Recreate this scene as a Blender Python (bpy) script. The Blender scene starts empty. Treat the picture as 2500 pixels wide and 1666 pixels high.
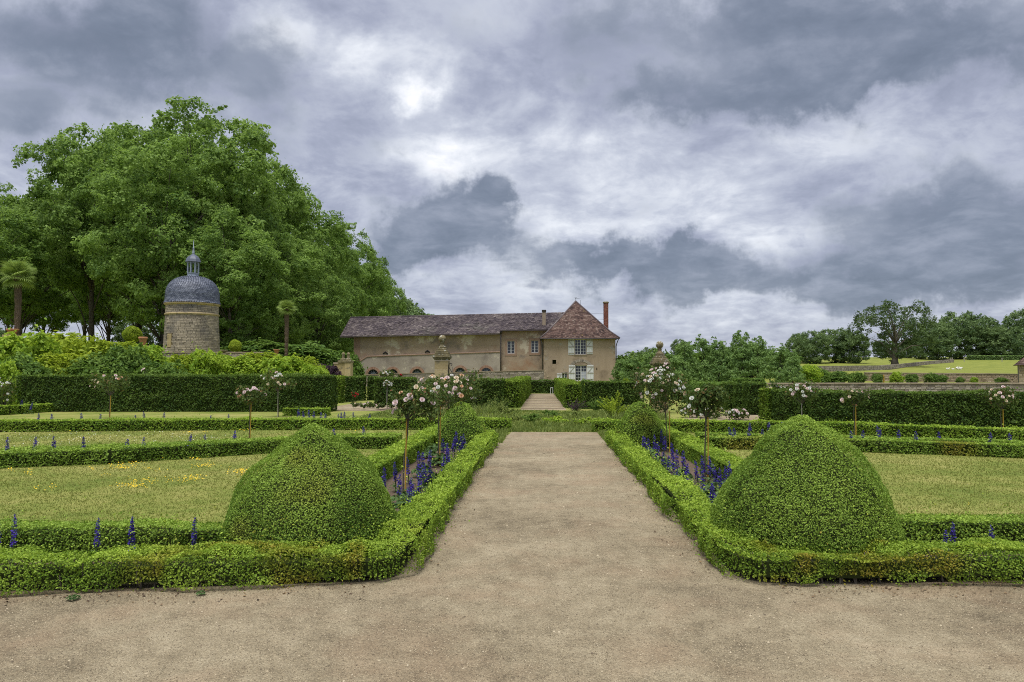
import bpy, math, random
import numpy as np
from mathutils import Euler, Vector, Matrix

random.seed(7)
RS = np.random.RandomState(11)
scene = bpy.context.scene
COL = scene.collection

# ------------------------------------------------------------------ camera
FPX, W0, H0 = 1750.0, 2500.0, 1666.0          # focal length and frame in photograph pixels
HOR, VPX, EYE = 906.0, 1325.0, 1.65
cam_d = bpy.data.cameras.new('camera')
cam = bpy.data.objects.new('camera', cam_d)
COL.objects.link(cam)
cam_d.sensor_width = 36.0
cam_d.lens = 36.0 * FPX / W0
cam_d.clip_start = 0.05
cam_d.clip_end = 5000.0
cam.location = (0, 0, EYE)
cam.rotation_euler = (math.radians(90) + math.atan((HOR - H0 / 2) / FPX), 0, math.atan((VPX - W0 / 2) / FPX))
scene.camera = cam
CR = cam.rotation_euler.to_matrix()

def ray(u, v):
    return CR @ Vector(((u - W0 / 2) / FPX, -(v - H0 / 2) / FPX, -1.0))
def G(u, v, z=0.0):
    """point of the level z that lies under photo pixel (u, v)"""
    d = ray(u, v); t = (z - EYE) / d.z
    return Vector((d.x * t, d.y * t, z))
def PD(u, v, D):
    """point at the distance D (world Y) for photo pixel (u, v)"""
    d = ray(u, v); t = D / d.y
    return Vector((d.x * t, D, EYE + d.z * t))

# ------------------------------------------------------------------ view
scene.render.engine = 'CYCLES'
scene.view_settings.view_transform = 'Standard'
scene.view_settings.look = 'None'
scene.view_settings.gamma = 1.0
scene.view_settings.use_curve_mapping = False
scene.view_settings.exposure = 1.42
scene.cycles.max_bounces = 5
scene.cycles.diffuse_bounces = 2
scene.cycles.transparent_max_bounces = 5
scene.cycles.use_denoising = False
scene.cycles.filter_width = 1.05
scene.cycles.sample_clamp_indirect = 4.0

# ------------------------------------------------------------------ world: overcast sky over a Nishita base
SUN_EL, SUN_AZ = math.radians(73), math.radians(195)   # azimuth from +Y towards +X
world = bpy.data.worlds.new('World'); scene.world = world
world.use_nodes = True
nt = world.node_tree; nt.nodes.clear()
def N(tree, typ, **kw):
    n = tree.nodes.new(typ)
    for k, v in kw.items(): setattr(n, k, v)
    return n
def math_n(tree, op, a, b=None, c=None, clamp=False):
    n = tree.nodes.new('ShaderNodeMath'); n.operation = op; n.use_clamp = clamp
    for i, x in enumerate((a, b, c)):
        if x is None: continue
        if hasattr(x, 'is_linked') or hasattr(x, 'links'): tree.links.new(x, n.inputs[i])
        else: n.inputs[i].default_value = x
    return n.outputs[0]
def vmath(tree, op, a, b=None):
    n = tree.nodes.new('ShaderNodeVectorMath'); n.operation = op
    for i, x in enumerate((a, b)):
        if x is None: continue
        if hasattr(x, 'links'): tree.links.new(x, n.inputs[i])
        else: n.inputs[i].default_value = x
    return n
def ramp_n(tree, fac, stops, interp='LINEAR'):
    n = tree.nodes.new('ShaderNodeValToRGB'); n.color_ramp.interpolation = interp
    el = n.color_ramp.elements
    while len(el) < len(stops): el.new(0.5)
    for e, (p, c) in zip(el, stops):
        e.position = p; e.color = (c[0], c[1], c[2], 1)
    if fac is not None: tree.links.new(fac, n.inputs[0])
    return n.outputs[0]
def noise_n(tree, vec, scale, detail=4, rough=0.5, dist=0.0):
    n = tree.nodes.new('ShaderNodeTexNoise')
    n.inputs['Scale'].default_value = scale; n.inputs['Detail'].default_value = detail
    n.inputs['Roughness'].default_value = rough; n.inputs['Distortion'].default_value = dist
    if vec is not None: tree.links.new(vec, n.inputs['Vector'])
    return n

def mixc0(tree, fac, x, y):
    n = tree.nodes.new('ShaderNodeMix'); n.data_type = 'RGBA'; tree.links.new(fac, n.inputs[0]); tree.links.new(x, n.inputs[6]); tree.links.new(y, n.inputs[7]); return n.outputs[2]
tc = N(nt, 'ShaderNodeTexCoord')
sep = N(nt, 'ShaderNodeSeparateXYZ'); nt.links.new(tc.outputs['Generated'], sep.inputs[0])
sx, sy, sz = sep.outputs
zc = math_n(nt, 'MAXIMUM', sz, 0.0)
zd = math_n(nt, 'ADD', zc, 0.30)
cx = math_n(nt, 'DIVIDE', sx, zd); cy = math_n(nt, 'DIVIDE', sy, zd)
comb = N(nt, 'ShaderNodeCombineXYZ'); nt.links.new(cx, comb.inputs[0]); nt.links.new(cy, comb.inputs[1])
pv = comb.outputs[0]
n1 = noise_n(nt, pv, 1.5, 5, 0.56, 0.25)
n2 = noise_n(nt, vmath(nt, 'ADD', pv, (7.3, 2.1, 0)).outputs[0], 3.6, 6, 0.6, 0.5)
n4 = noise_n(nt, vmath(nt, 'ADD', pv, (4.7, 3.4, 8)).outputs[0], 19.0, 4, 0.58, 0.2)
n3 = noise_n(nt, vmath(nt, 'ADD', pv, (1.7, 9.4, 3)).outputs[0], 8.0, 6, 0.60, 0.3)
# cloud masses, placed by direction (u = x/y, v = z/y), ragged by noise
ys = math_n(nt, 'MAXIMUM', sy, 0.02)
gu = math_n(nt, 'DIVIDE', sx, ys); gv = math_n(nt, 'DIVIDE', sz, ys)
gcomb = N(nt, 'ShaderNodeCombineXYZ'); nt.links.new(gu, gcomb.inputs[0]); nt.links.new(gv, gcomb.inputs[1])
wn = noise_n(nt, gcomb.outputs[0], 6.0, 6, 0.62)
wsub = vmath(nt, 'SUBTRACT', wn.outputs['Color'], (0.5, 0.5, 0.5))
wmul = vmath(nt, 'MULTIPLY', wsub.outputs[0], (0.26, 0.20, 0))
gp = vmath(nt, 'ADD', gcomb.outputs[0], wmul.outputs[0]).outputs[0]
front = math_n(nt, 'GREATER_THAN', sy, 0.03)
K = 2500 / 2353.0
DARK = [  # dark cloud: photo position and half sizes (in the 2353 wide view), weight
    (150, 50, 380, 110, .75), (60, 260, 170, 70, .45), (640, 190, 110, 120, .35), (2100, 70, 350, 110, 1.0), (1700, 40, 260, 60, .3), (1950, 190, 130, 60, .6),
    (2260, 590, 230, 70, .65), (1030, 530, 105, 70, 1.15), (950, 585, 70, 40, .6), (1130, 445, 55, 45, .8), (1480, 612, 190, 36, .95), (1300, 70, 140, 80, .3),
    (1640, 210, 190, 60, .5), (2000, 655, 330, 30, .5), (1600, 690, 60, 25, .55), (2150, 480, 260, 60, .42), (330, 140, 160, 90, .35), (860, 330, 90, 60, .3), (1420, 200, 130, 50, .3)]
LIGHT = [(650, 30, 110, 55, .34), (980, 190, 50, 30, .42), (820, 120, 90, 60, .36), (1020, 110, 50, 40, .2), (1000, 370, 90, 50, .36), (1230, 490, 110, 110, .26), (1680, 690, 160, 40, .2),
    (1180, 640, 130, 60, .16), (1950, 320, 250, 60, .14), (1650, 420, 180, 60, .22), (1300, 300, 150, 90, .1), (1500, 520, 160, 35, .2), (1850, 540, 160, 30, .16)]
def field(blobs):
    acc = None
    for (bx, by, hw, hh, amp) in blobs:
        d = ray(bx * K, by * K); u0, v0 = d.x / d.y, d.z / d.y
        s = vmath(nt, 'SUBTRACT', gp, (u0, v0, 0)).outputs[0]
        s = vmath(nt, 'MULTIPLY', s, (FPX / (hw * K), FPX / (hh * K), 0)).outputs[0]
        q = vmath(nt, 'DOT_PRODUCT', s, s).outputs['Value']
        e = math_n(nt, 'EXPONENT', math_n(nt, 'MULTIPLY', q, -0.6))
        acc = math_n(nt, 'MULTIPLY', e, amp) if acc is None else math_n(nt, 'MULTIPLY_ADD', e, amp, acc)
    return math_n(nt, 'MULTIPLY', acc, front)
def cen(n, k): return math_n(nt, 'MULTIPLY', math_n(nt, 'SUBTRACT', n.outputs['Fac'], 0.5), k)
def sstep(x, lo, hi):
    n = nt.nodes.new('ShaderNodeMapRange'); n.interpolation_type = 'SMOOTHSTEP'; n.inputs[1].default_value = lo; n.inputs[2].default_value = hi
    nt.links.new(x, n.inputs[0]); return n.outputs[0]
light = math_n(nt, 'ADD', math_n(nt, 'ADD', cen(n2, 1.05), math_n(nt, 'ADD', cen(n3, .70), cen(n4, .16))), math_n(nt, 'ADD', field(LIGHT), .40))
lcol = ramp_n(nt, light, [(0.05, (.235, .262, .350)), (0.32, (.360, .388, .495)), (0.55, (.525, .558, .650)), (0.78, (.76, .79, .85)), (1.0, (1.0, 1.0, 1.03))])
dk = math_n(nt, 'ADD', math_n(nt, 'ADD', cen(n1, 1.5), math_n(nt, 'ADD', cen(n3, .85), cen(n4, .20))), math_n(nt, 'ADD', math_n(nt, 'ADD', field(DARK), cen(n2, .9)), .03))
cover = math_n(nt, 'MULTIPLY', sstep(dk, .20, .68), .92)
dshade = math_n(nt, 'ADD', math_n(nt, 'ADD', cen(n2, .9), math_n(nt, 'ADD', cen(n3, .75), cen(n4, .18))), .52)
dcol = ramp_n(nt, dshade, [(0.1, (.095, .125, .172)), (0.5, (.178, .212, .282)), (0.9, (.330, .362, .455))])
ccol = mixc0(nt, cover, lcol, dcol)
sky = N(nt, 'ShaderNodeTexSky', sky_type='NISHITA')
sky.sun_disc = False; sky.sun_elevation = SUN_EL; sky.sun_rotation = SUN_AZ
bg_sky = N(nt, 'ShaderNodeBackground'); bg_sky.inputs['Strength'].default_value = 0.05
nt.links.new(sky.outputs[0], bg_sky.inputs['Color'])
bg_cl = N(nt, 'ShaderNodeBackground'); bg_cl.inputs['Strength'].default_value = 0.425
nt.links.new(ccol, bg_cl.inputs['Color'])
mixw = N(nt, 'ShaderNodeMixShader'); mixw.inputs[0].default_value = 0.93
nt.links.new(bg_sky.outputs[0], mixw.inputs[1]); nt.links.new(bg_cl.outputs[0], mixw.inputs[2])
outw = N(nt, 'ShaderNodeOutputWorld'); nt.links.new(mixw.outputs[0], outw.inputs[0])
world.cycles.sampling_method = 'NONE'

# ------------------------------------------------------------------ sun, veiled by cloud
sun_d = bpy.data.lights.new('sun', 'SUN'); sun_d.energy = 1.5; sun_d.angle = math.radians(30); sun_d.color = (1, .975, .935)
sun = bpy.data.objects.new('sun', sun_d); COL.objects.link(sun)
sdir = Vector((math.sin(SUN_AZ) * math.cos(SUN_EL), math.cos(SUN_AZ) * math.cos(SUN_EL), math.sin(SUN_EL)))
sun.rotation_euler = sdir.to_track_quat('Z', 'Y').to_euler()
sun.location = (0, 0, 60)

# ================================================================== helpers
def hsh(n):
    n = (n.astype(np.uint64) * np.uint64(0x9E3779B97F4A7C15)) & np.uint64(0xFFFFFFFFFFFFFFFF)
    n ^= n >> np.uint64(29); n = (n * np.uint64(0xBF58476D1CE4E5B9)) & np.uint64(0xFFFFFFFFFFFFFFFF)
    n ^= n >> np.uint64(32)
    return (n & np.uint64(0xFFFFFF)).astype(np.float64) / float(0xFFFFFF)
def vnoise(P, s):
    """value noise 0..1 on an N x 3 array"""
    Q = np.asarray(P, float) * s + 1000.0
    I = np.floor(Q).astype(np.int64); f = Q - I; f = f * f * (3 - 2 * f)
    out = 0
    for dx in (0, 1):
        for dy in (0, 1):
            for dz in (0, 1):
                k = (I[:, 0] + dx) * 73856093 ^ (I[:, 1] + dy) * 19349663 ^ (I[:, 2] + dz) * 83492791
                w = (f[:, 0] if dx else 1 - f[:, 0]) * (f[:, 1] if dy else 1 - f[:, 1]) * (f[:, 2] if dz else 1 - f[:, 2])
                out = out + w * hsh(k)
    return out

def link(o, parent=None):
    COL.objects.link(o)
    if parent is not None: o.parent = parent
    return o
def props(o, label=None, cat=None, group=None, kind=None):
    if label: o['label'] = label
    if cat: o['category'] = cat
    if group: o['group'] = group
    if kind: o['kind'] = kind
    return o
def thing(name, label, cat, loc=(0, 0, 0), rz=0.0, group=None, scale=1.0):
    o = bpy.data.objects.new(name, None); o.empty_display_size = 0.2
    COL.objects.link(o); o.location = loc; o.rotation_euler = (0, 0, rz)
    o.scale = (scale,) * 3 if not hasattr(scale, '__len__') else scale
    return props(o, label, cat, group)
def child(name, data, parent, loc=(0, 0, 0), rot=(0, 0, 0), scale=1.0):
    o = bpy.data.objects.new(name, data); COL.objects.link(o); o.parent = parent
    o.location = loc; o.rotation_euler = rot
    o.scale = (scale,) * 3 if not hasattr(scale, '__len__') else scale
    return o

class Geo:
    """collects small shapes; each added piece carries its own random value"""
    def __init__(s): s.V = []; s.F = []; s.R = []; s.n = 0
    def add(s, V, F, r=None):
        r = random.random() if r is None else r
        s.V += [tuple(v) for v in V]; s.F += [tuple(i + s.n for i in f) for f in F]; s.R += [r] * len(V); s.n += len(V)
        return s
    def box(s, x0, x1, y0, y1, z0, z1, r=None):
        V = [(x0, y0, z0), (x1, y0, z0), (x1, y1, z0), (x0, y1, z0), (x0, y0, z1), (x1, y0, z1), (x1, y1, z1), (x0, y1, z1)]
        return s.add(V, [(0, 3, 2, 1), (4, 5, 6, 7), (0, 1, 5, 4), (1, 2, 6, 5), (2, 3, 7, 6), (3, 0, 4, 7)], r)
    def tube(s, pts, rad, n=6, r=None, cap=True):
        pts = [Vector(p) for p in pts]
        if not hasattr(rad, '__len__'): rad = [rad] * len(pts)
        V = []; F = []
        up = Vector((0.123, 0.37, 0.9)).normalized()
        for i, p in enumerate(pts):
            t = (pts[min(i + 1, len(pts) - 1)] - pts[max(i - 1, 0)])
            t = t.normalized() if t.length > 1e-9 else Vector((0, 0, 1))
            a = t.cross(up)
            if a.length < 1e-3: a = t.cross(Vector((1, 0, 0)))
            a.normalize(); b = t.cross(a)
            for k in range(n):
                w = 2 * math.pi * k / n
                V.append(p + (a * math.cos(w) + b * math.sin(w)) * rad[i])
        for i in range(len(pts) - 1):
            for k in range(n):
                F.append((i * n + k, i * n + (k + 1) % n, (i + 1) * n + (k + 1) % n, (i + 1) * n + k))
        if cap:
            F.append(tuple(range(n - 1, -1, -1))); F.append(tuple((len(pts) - 1) * n + k for k in range(n)))
        return s.add(V, F, r)
    def lathe(s, prof, n=24, c=(0, 0, 0), r=None):
        V = []; F = []
        for (rr, z) in prof:
            for k in range(n):
                w = 2 * math.pi * k / n
                V.append((c[0] + rr * math.cos(w), c[1] + rr * math.sin(w), c[2] + z))
        for i in range(len(prof) - 1):
            for k in range(n):
                F.append((i * n + k, i * n + (k + 1) % n, (i + 1) * n + (k + 1) % n, (i + 1) * n + k))
        F.append(tuple(range(n - 1, -1, -1))); F.append(tuple((len(prof) - 1) * n + k for k in range(n)))
        return s.add(V, F, r)
    def mesh(s, name, mat, smooth=False):
        me = bpy.data.meshes.new(name); me.from_pydata(s.V, [], s.F)
        a = me.attributes.new('rnd', 'FLOAT', 'POINT'); a.data.foreach_set('value', np.array(s.R, np.float32))
        me.materials.append(mat)
        if smooth: me.polygons.foreach_set('use_smooth', [True] * len(me.polygons))
        me.update(); return me
    def obj(s, name, mat, parent=None, smooth=False, bevel=0.0):
        o = bpy.data.objects.new(name, s.mesh(name, mat, smooth)); link(o, parent)
        if bevel:
            b = o.modifiers.new('bevel', 'BEVEL'); b.width = bevel; b.segments = 2; b.limit_method = 'ANGLE'
        return o

def quad_mesh(name, V, R, T, mat, nper=4):
    """V: (N*nper) x 3, one face per nper vertices; R, T per-face attributes"""
    V = np.asarray(V, np.float32); n = len(V) // nper
    me = bpy.data.meshes.new(name)
    me.vertices.add(n * nper); me.vertices.foreach_set('co', V.ravel())
    me.loops.add(n * nper); me.loops.foreach_set('vertex_index', np.arange(n * nper, dtype=np.int32))
    me.polygons.add(n); me.polygons.foreach_set('loop_start', np.arange(0, n * nper, nper, dtype=np.int32))
    me.polygons.foreach_set('loop_total', np.full(n, nper, np.int32))
    for nm, A in (('rnd', R), ('tint', T)):
        if A is None: continue
        a = me.attributes.new(nm, 'FLOAT', 'POINT'); a.data.foreach_set('value', np.repeat(np.asarray(A, np.float32), nper))
    me.materials.append(mat); me.update(calc_edges=True); return me

def norm(A): return A / np.maximum(np.linalg.norm(A, axis=1, keepdims=True), 1e-9)

def leaf_quads(P, Nrm, size, aspect=0.55, tilt=0.6, fold=0.15, rs=RS, vary=0.35):
    """diamond leaves at P, facing roughly along Nrm"""
    n = len(P)
    nn = norm(Nrm + rs.normal(0, tilt, (n, 3)))
    a = norm(np.cross(nn, rs.normal(0, 1, (n, 3)))); b = np.cross(nn, a)
    L = size * (1 + rs.uniform(-vary, vary, n))[:, None] if not hasattr(size, '__len__') else (size * (1 + rs.uniform(-vary, vary, n)))[:, None]
    h = L * 0.5; w = h * aspect; d = nn * L * fold
    V = np.stack([P - a * h, P + b * w + d - a * h * .1, P + a * h, P - b * w + d - a * h * .1], 1)
    return V.reshape(-1, 3)

# ------------------------------------------------------------------ materials
def new_mat(name):
    m = bpy.data.materials.new(name); m.use_nodes = True; t = m.node_tree; t.nodes.clear()
    o = t.nodes.new('ShaderNodeOutputMaterial'); p = t.nodes.new('ShaderNodeBsdfPrincipled')
    t.links.new(p.outputs[0], o.inputs[0]); return m, t, p, o
def attr_n(t, name):
    a = t.nodes.new('ShaderNodeAttribute'); a.attribute_name = name; return a.outputs['Fac']
def mixc(t, fac, a, b, mode='MIX'):
    n = t.nodes.new('ShaderNodeMix'); n.data_type = 'RGBA'; n.blend_type = mode
    if hasattr(fac, 'links'): t.links.new(fac, n.inputs[0])
    else: n.inputs[0].default_value = fac
    for x, i in ((a, 6), (b, 7)):
        if hasattr(x, 'links'): t.links.new(x, n.inputs[i])
        else: n.inputs[i].default_value = (x[0], x[1], x[2], 1)
    return n.outputs[2]
def foliage(name, dark, light, tint=None, trans=0.28, rough=0.6, nscale=0.8, spec=0.15):
    m, t, p, o = new_mat(name)
    geo = t.nodes.new('ShaderNodeNewGeometry')
    ns = noise_n(t, geo.outputs['Position'], nscale, 3, 0.6)
    f = math_n(t, 'MULTIPLY_ADD', ns.outputs['Fac'], 0.9, math_n(t, 'MULTIPLY_ADD', attr_n(t, 'rnd'), 0.75, -0.42), clamp=True)
    mid = tuple((a + b) * 0.5 for a, b in zip(dark, light))
    c = ramp_n(t, f, [(0.0, dark), (0.5, mid), (1.0, light)])
    if tint: c = mixc(t, attr_n(t, 'tint'), c, tint)
    t.links.new(c, p.inputs['Base Color']); p.inputs['Roughness'].default_value = rough
    p.inputs['Specular IOR Level'].default_value = spec
    tr = t.nodes.new('ShaderNodeBsdfTranslucent')
    tcx = mixc(t, 0.35, c, (light[0] * 1.4, light[1] * 1.5, light[2] * .8)); t.links.new(tcx, tr.inputs['Color'])
    mx = t.nodes.new('ShaderNodeMixShader'); mx.inputs[0].default_value = trans
    t.links.new(p.outputs[0], mx.inputs[1]); t.links.new(tr.outputs[0], mx.inputs[2]); t.links.new(mx.outputs[0], o.inputs[0])
    return m
def pmat(name, cols, scale=3.0, detail=6, rough=0.85, bump=0.0, bscale=20.0, rnd=0.0, spec=0.25, metal=0.0, blot=None, streak=False):
    """cols: ramp colours; blot: (colour, scale, lo, hi) patches; rnd: weight of the piece's own value"""
    m, t, p, o = new_mat(name)
    co = t.nodes.new('ShaderNodeTexCoord').outputs['Object']
    if streak:
        mp = t.nodes.new('ShaderNodeMapping'); mp.inputs['Scale'].default_value = (1, 1, .25); t.links.new(co, mp.inputs[0]); cv = mp.outputs[0]
    else: cv = co
    ns = noise_n(t, cv, scale, detail, 0.6)
    f = math_n(t, 'MULTIPLY_ADD', math_n(t, 'SUBTRACT', ns.outputs['Fac'], 0.5), 1.7 * (1 - rnd * .5), 0.5)
    if rnd: f = math_n(t, 'MULTIPLY_ADD', math_n(t, 'SUBTRACT', attr_n(t, 'rnd'), 0.5), rnd, f)
    c = ramp_n(t, f, [(i / (len(cols) - 1), k) for i, k in enumerate(cols)])
    for (bc, bs, lo, hi) in (blot or []):
        b2 = noise_n(t, vmath(t, 'ADD', co, (bs * 3.1, 5.7, bs)).outputs[0], bs, 7, 0.62)
        mr = t.nodes.new('ShaderNodeMapRange'); mr.inputs[1].default_value = lo; mr.inputs[2].default_value = hi; t.links.new(b2.outputs['Fac'], mr.inputs[0])
        c = mixc(t, mr.outputs[0], c, bc)
    t.links.new(c, p.inputs['Base Color']); p.inputs['Roughness'].default_value = rough
    p.inputs['Specular IOR Level'].default_value = spec; p.inputs['Metallic'].default_value = metal
    if bump:
        bn = noise_n(t, co, bscale, 5, 0.65); b = t.nodes.new('ShaderNodeBump'); b.inputs['Strength'].default_value = bump
        b.inputs['Distance'].default_value = 0.03
        t.links.new(bn.outputs['Fac'], b.inputs['Height']); t.links.new(b.outputs[0], p.inputs['Normal'])
    return m

MAT = {}
MAT['box'] = foliage('box_leaves', (.088, .170, .022), (.385, .53, .085), tint=(.34, .20, .035), nscale=1.6)
MAT['box_fresh'] = foliage('box_leaves_fresh', (.090, .185, .020), (.43, .57, .075), tint=(.36, .20, .03), nscale=1.6)
MAT['yew'] = foliage('hornbeam_leaves', (.032, .072, .015), (.165, .25, .042), nscale=1.2)
MAT['yew_fresh'] = foliage('hornbeam_new_leaves', (.075, .15, .015), (.27, .37, .045), nscale=1.2)
MAT['plane'] = foliage('plane_tree_leaves', (.062, .130, .030), (.36, .51, .125), nscale=0.22, trans=.40)
MAT['oak'] = foliage('oak_leaves', (.060, .115, .050), (.25, .345, .125), nscale=0.3)
MAT['oak_lone'] = foliage('lone_oak_leaves', (.036, .072, .030), (.16, .225, .075), nscale=0.3)
MAT['ash'] = foliage('young_tree_leaves', (.085, .165, .050), (.32, .46, .145), nscale=0.5)
MAT['shrub'] = foliage('bright_shrub_leaves', (.12, .24, .02), (.47, .60, .07), nscale=0.7, trans=.35)
MAT['shrub_y'] = foliage('golden_shrub_leaves', (.16, .25, .02), (.50, .58, .06), nscale=0.7, trans=.35)
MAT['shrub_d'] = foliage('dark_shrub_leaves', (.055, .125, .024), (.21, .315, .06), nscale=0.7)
MAT['purple_leaf'] = foliage('purple_shrub_leaves', (.035, .020, .035), (.12, .07, .10), nscale=0.9)
MAT['rose_leaf'] = foliage('rose_leaves', (.040, .075, .022), (.15, .20, .045), tint=(.22, .10, .05), nscale=3)
MAT['herb'] = foliage('bed_plant_leaves', (.045, .095, .030), (.15, .235, .075), nscale=3)
MAT['palm'] = foliage('palm_leaves', (.13, .21, .04), (.36, .45, .12), nscale=2)
MAT['grass'] = foliage('grass_blades', (.125, .160, .030), (.38, .375, .115), nscale=0.9, trans=.3)
MAT['wild'] = foliage('wild_grass_blades', (.09, .145, .028), (.31, .35, .10), nscale=1.2, trans=.3)
MAT['core'] = pmat('hedge_twigs', [(.016, .026, .008), (.045, .055, .018)], 9, rough=1, spec=.05)
MAT['bark'] = pmat('bark', [(.05, .042, .033), (.11, .095, .075), (.17, .15, .12)], 2.5, bump=.6, bscale=8)
MAT['bark_dark'] = pmat('dark_bark', [(.025, .022, .018), (.06, .05, .04)], 2.5, bump=.5, bscale=8)
MAT['palm_bark'] = pmat('palm_fibre', [(.035, .025, .018), (.12, .085, .055), (.17, .13, .09)], 14, bump=1, bscale=16)
MAT['cane'] = pmat('yellow_cane', [(.42, .24, .03), (.55, .35, .06)], 8, rough=.6)
MAT['wood_grey'] = pmat('grey_stake', [(.28, .26, .22), (.45, .42, .36)], 10)
MAT['stalk'] = pmat('green_stalk', [(.05, .10, .025), (.10, .16, .04)], 10)
MAT['soil'] = pmat('soil', [(.075, .05, .034), (.14, .10, .068), (.19, .14, .10)], 14, bump=1.0, bscale=30)
MAT['iron'] = pmat('wrought_iron', [(.012, .013, .016), (.03, .03, .032)], 20, rough=.6)
MAT['terracotta'] = pmat('terracotta', [(.34, .15, .07), (.48, .25, .13)], 5, bump=.2)
# ================================================================== ground
def S(x): x = np.clip(x, 0, 1); return x * x * (3 - 2 * x)
def terrain(X, Y):
    X = np.asarray(X, float); Y = np.asarray(Y, float)
    xe = 13.5 + np.maximum(0, Y - 50) * 0.45
    left = 2.4 * S((Y - 37) / 11) * S((-X - xe) / 4)
    prof = np.interp(Y, [40, 62, 75, 150, 260, 340, 600], [0, .5, 1.25, 1.9, 6.4, 8.0, 9.0])
    right = prof * S((X - 12 - np.maximum(0, Y - 60) * 0.12) / 16)
    far = S((Y - 260) / 300) * 3.0 * S((40 - X) / 40)
    return left + right + far
def TZ(x, y): return float(terrain([x], [y])[0])
def axis(parts):
    out = []
    for a, b, st in parts: out += list(np.arange(a, b, st))
    return np.array(sorted(set(np.round(out, 3))))
gx = axis([(-900, -120, 40), (-120, -60, 6), (-60, 90, 1.5), (90, 200, 8), (200, 940, 40)])
gy = axis([(-30, 30, 3), (30, 100, 1.5), (100, 350, 8), (350, 1500, 60)])
XX, YY = np.meshgrid(gx, gy)
ZZ = terrain(XX.ravel(), YY.ravel())
Vg = np.stack([XX.ravel(), YY.ravel(), ZZ], 1)
nx, ny = len(gx), len(gy)
Fg = [(j * nx + i, j * nx + i + 1, (j + 1) * nx + i + 1, (j + 1) * nx + i) for j in range(ny - 1) for i in range(nx - 1)]
def lawn_material():
    m, t, p, o = new_mat('lawn')
    pos = t.nodes.new('ShaderNodeNewGeometry').outputs['Position']
    a = noise_n(t, pos, .55, 6, .6); b = noise_n(t, pos, 4.0, 6, .7); c = noise_n(t, pos, 60, 3, .6)
    f = math_n(t, 'MULTIPLY_ADD', a.outputs['Fac'], 1.3, math_n(t, 'MULTIPLY_ADD', b.outputs['Fac'], .7, math_n(t, 'MULTIPLY_ADD', c.outputs['Fac'], .6, -.82)))
    col = ramp_n(t, f, [(.15, (.105, .155, .028)), (.40, (.195, .232, .050)), (.62, (.295, .290, .085)), (.9, (.38, .345, .145))])
    # the grazed field beyond the walls is greener pasture
    sp = t.nodes.new('ShaderNodeSeparateXYZ'); t.links.new(pos, sp.inputs[0])
    far = t.nodes.new('ShaderNodeMapRange'); far.inputs[1].default_value = 40; far.inputs[2].default_value = 62; t.links.new(sp.outputs[1], far.inputs[0])
    g2 = ramp_n(t, f, [(.15, (.12, .155, .030)), (.5, (.215, .240, .048)), (.85, (.31, .31, .075))])
    col = mixc(t, far.outputs[0], col, g2)
    t.links.new(col, p.inputs['Base Color']); p.inputs['Roughness'].default_value = .95; p.inputs['Specular IOR Level'].default_value = .1
    bp = t.nodes.new('ShaderNodeBump'); bp.inputs['Strength'].default_value = .7; bp.inputs['Distance'].default_value = .03
    t.links.new(c.outputs['Fac'], bp.inputs['Height']); t.links.new(bp.outputs[0], p.inputs['Normal'])
    return m
MAT['lawn'] = lawn_material()
me = bpy.data.meshes.new('ground'); me.from_pydata(Vg.tolist(), [], Fg); me.materials.append(MAT['lawn'])
me.polygons.foreach_set('use_smooth', [True] * len(me.polygons)); me.update()
ground = bpy.data.objects.new('ground', me); link(ground); props(ground, 'green and straw coloured lawn and pasture under the whole garden', kind='structure')

def gravel_material(name, warm=1.0):
    m, t, p, o = new_mat(name)
    pos = t.nodes.new('ShaderNodeNewGeometry').outputs['Position']
    a = noise_n(t, pos, .7, 6, .62); b = noise_n(t, pos, 5.5, 6, .7); c = noise_n(t, pos, 150, 3, .7)
    d = noise_n(t, vmath(t, 'ADD', pos, (31, 5, 2)).outputs[0], 1.3, 5, .6)
    v = t.nodes.new('ShaderNodeTexVoronoi'); v.inputs['Scale'].default_value = 85; t.links.new(pos, v.inputs['Vector'])
    big = noise_n(t, pos, .28, 5, .65)
    f = math_n(t, 'MULTIPLY_ADD', a.outputs['Fac'], .6, math_n(t, 'MULTIPLY_ADD', b.outputs['Fac'], .6, math_n(t, 'MULTIPLY_ADD', c.outputs['Fac'], 1.1, -.72)))
    f = math_n(t, 'MULTIPLY_ADD', math_n(t, 'SUBTRACT', big.outputs['Fac'], .5), .5, f)
    col = ramp_n(t, f, [(.14, (.120, .100, .070)), (.40, (.310, .265, .183)), (.62, (.450, .394, .282)), (.9, (.60, .54, .42))])
    mr = t.nodes.new('ShaderNodeMapRange'); mr.inputs[1].default_value = .48; mr.inputs[2].default_value = .66; mr.inputs[4].default_value = .6
    t.links.new(d.outputs['Fac'], mr.inputs[0])
    col = mixc(t, mr.outputs[0], col, mixc(t, f, (.23, .17, .115), (.50, .395, .275)))
    # trodden earth along the hedges
    sepc = t.nodes.new('ShaderNodeSeparateColor'); t.links.new(v.outputs['Color'], sepc.inputs[0])
    col = mixc(t, .45, col, mixc(t, sepc.outputs[0], (.12, .10, .075), (.60, .52, .40)), 'SOFT_LIGHT')
    t.links.new(col, p.inputs['Base Color']); p.inputs['Roughness'].default_value = .95; p.inputs['Specular IOR Level'].default_value = .12
    h = math_n(t, 'MULTIPLY_ADD', v.outputs['Distance'], -.8, c.outputs['Fac'])
    h = math_n(t, 'MULTIPLY_ADD', b.outputs['Fac'], 1.6, h)
    bp = t.nodes.new('ShaderNodeBump'); bp.inputs['Strength'].default_value = .8; bp.inputs['Distance'].default_value = .012
    t.links.new(h, bp.inputs['Height']); t.links.new(bp.outputs[0], p.inputs['Normal'])
    return m
MAT['gravel'] = gravel_material('gravel')
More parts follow.
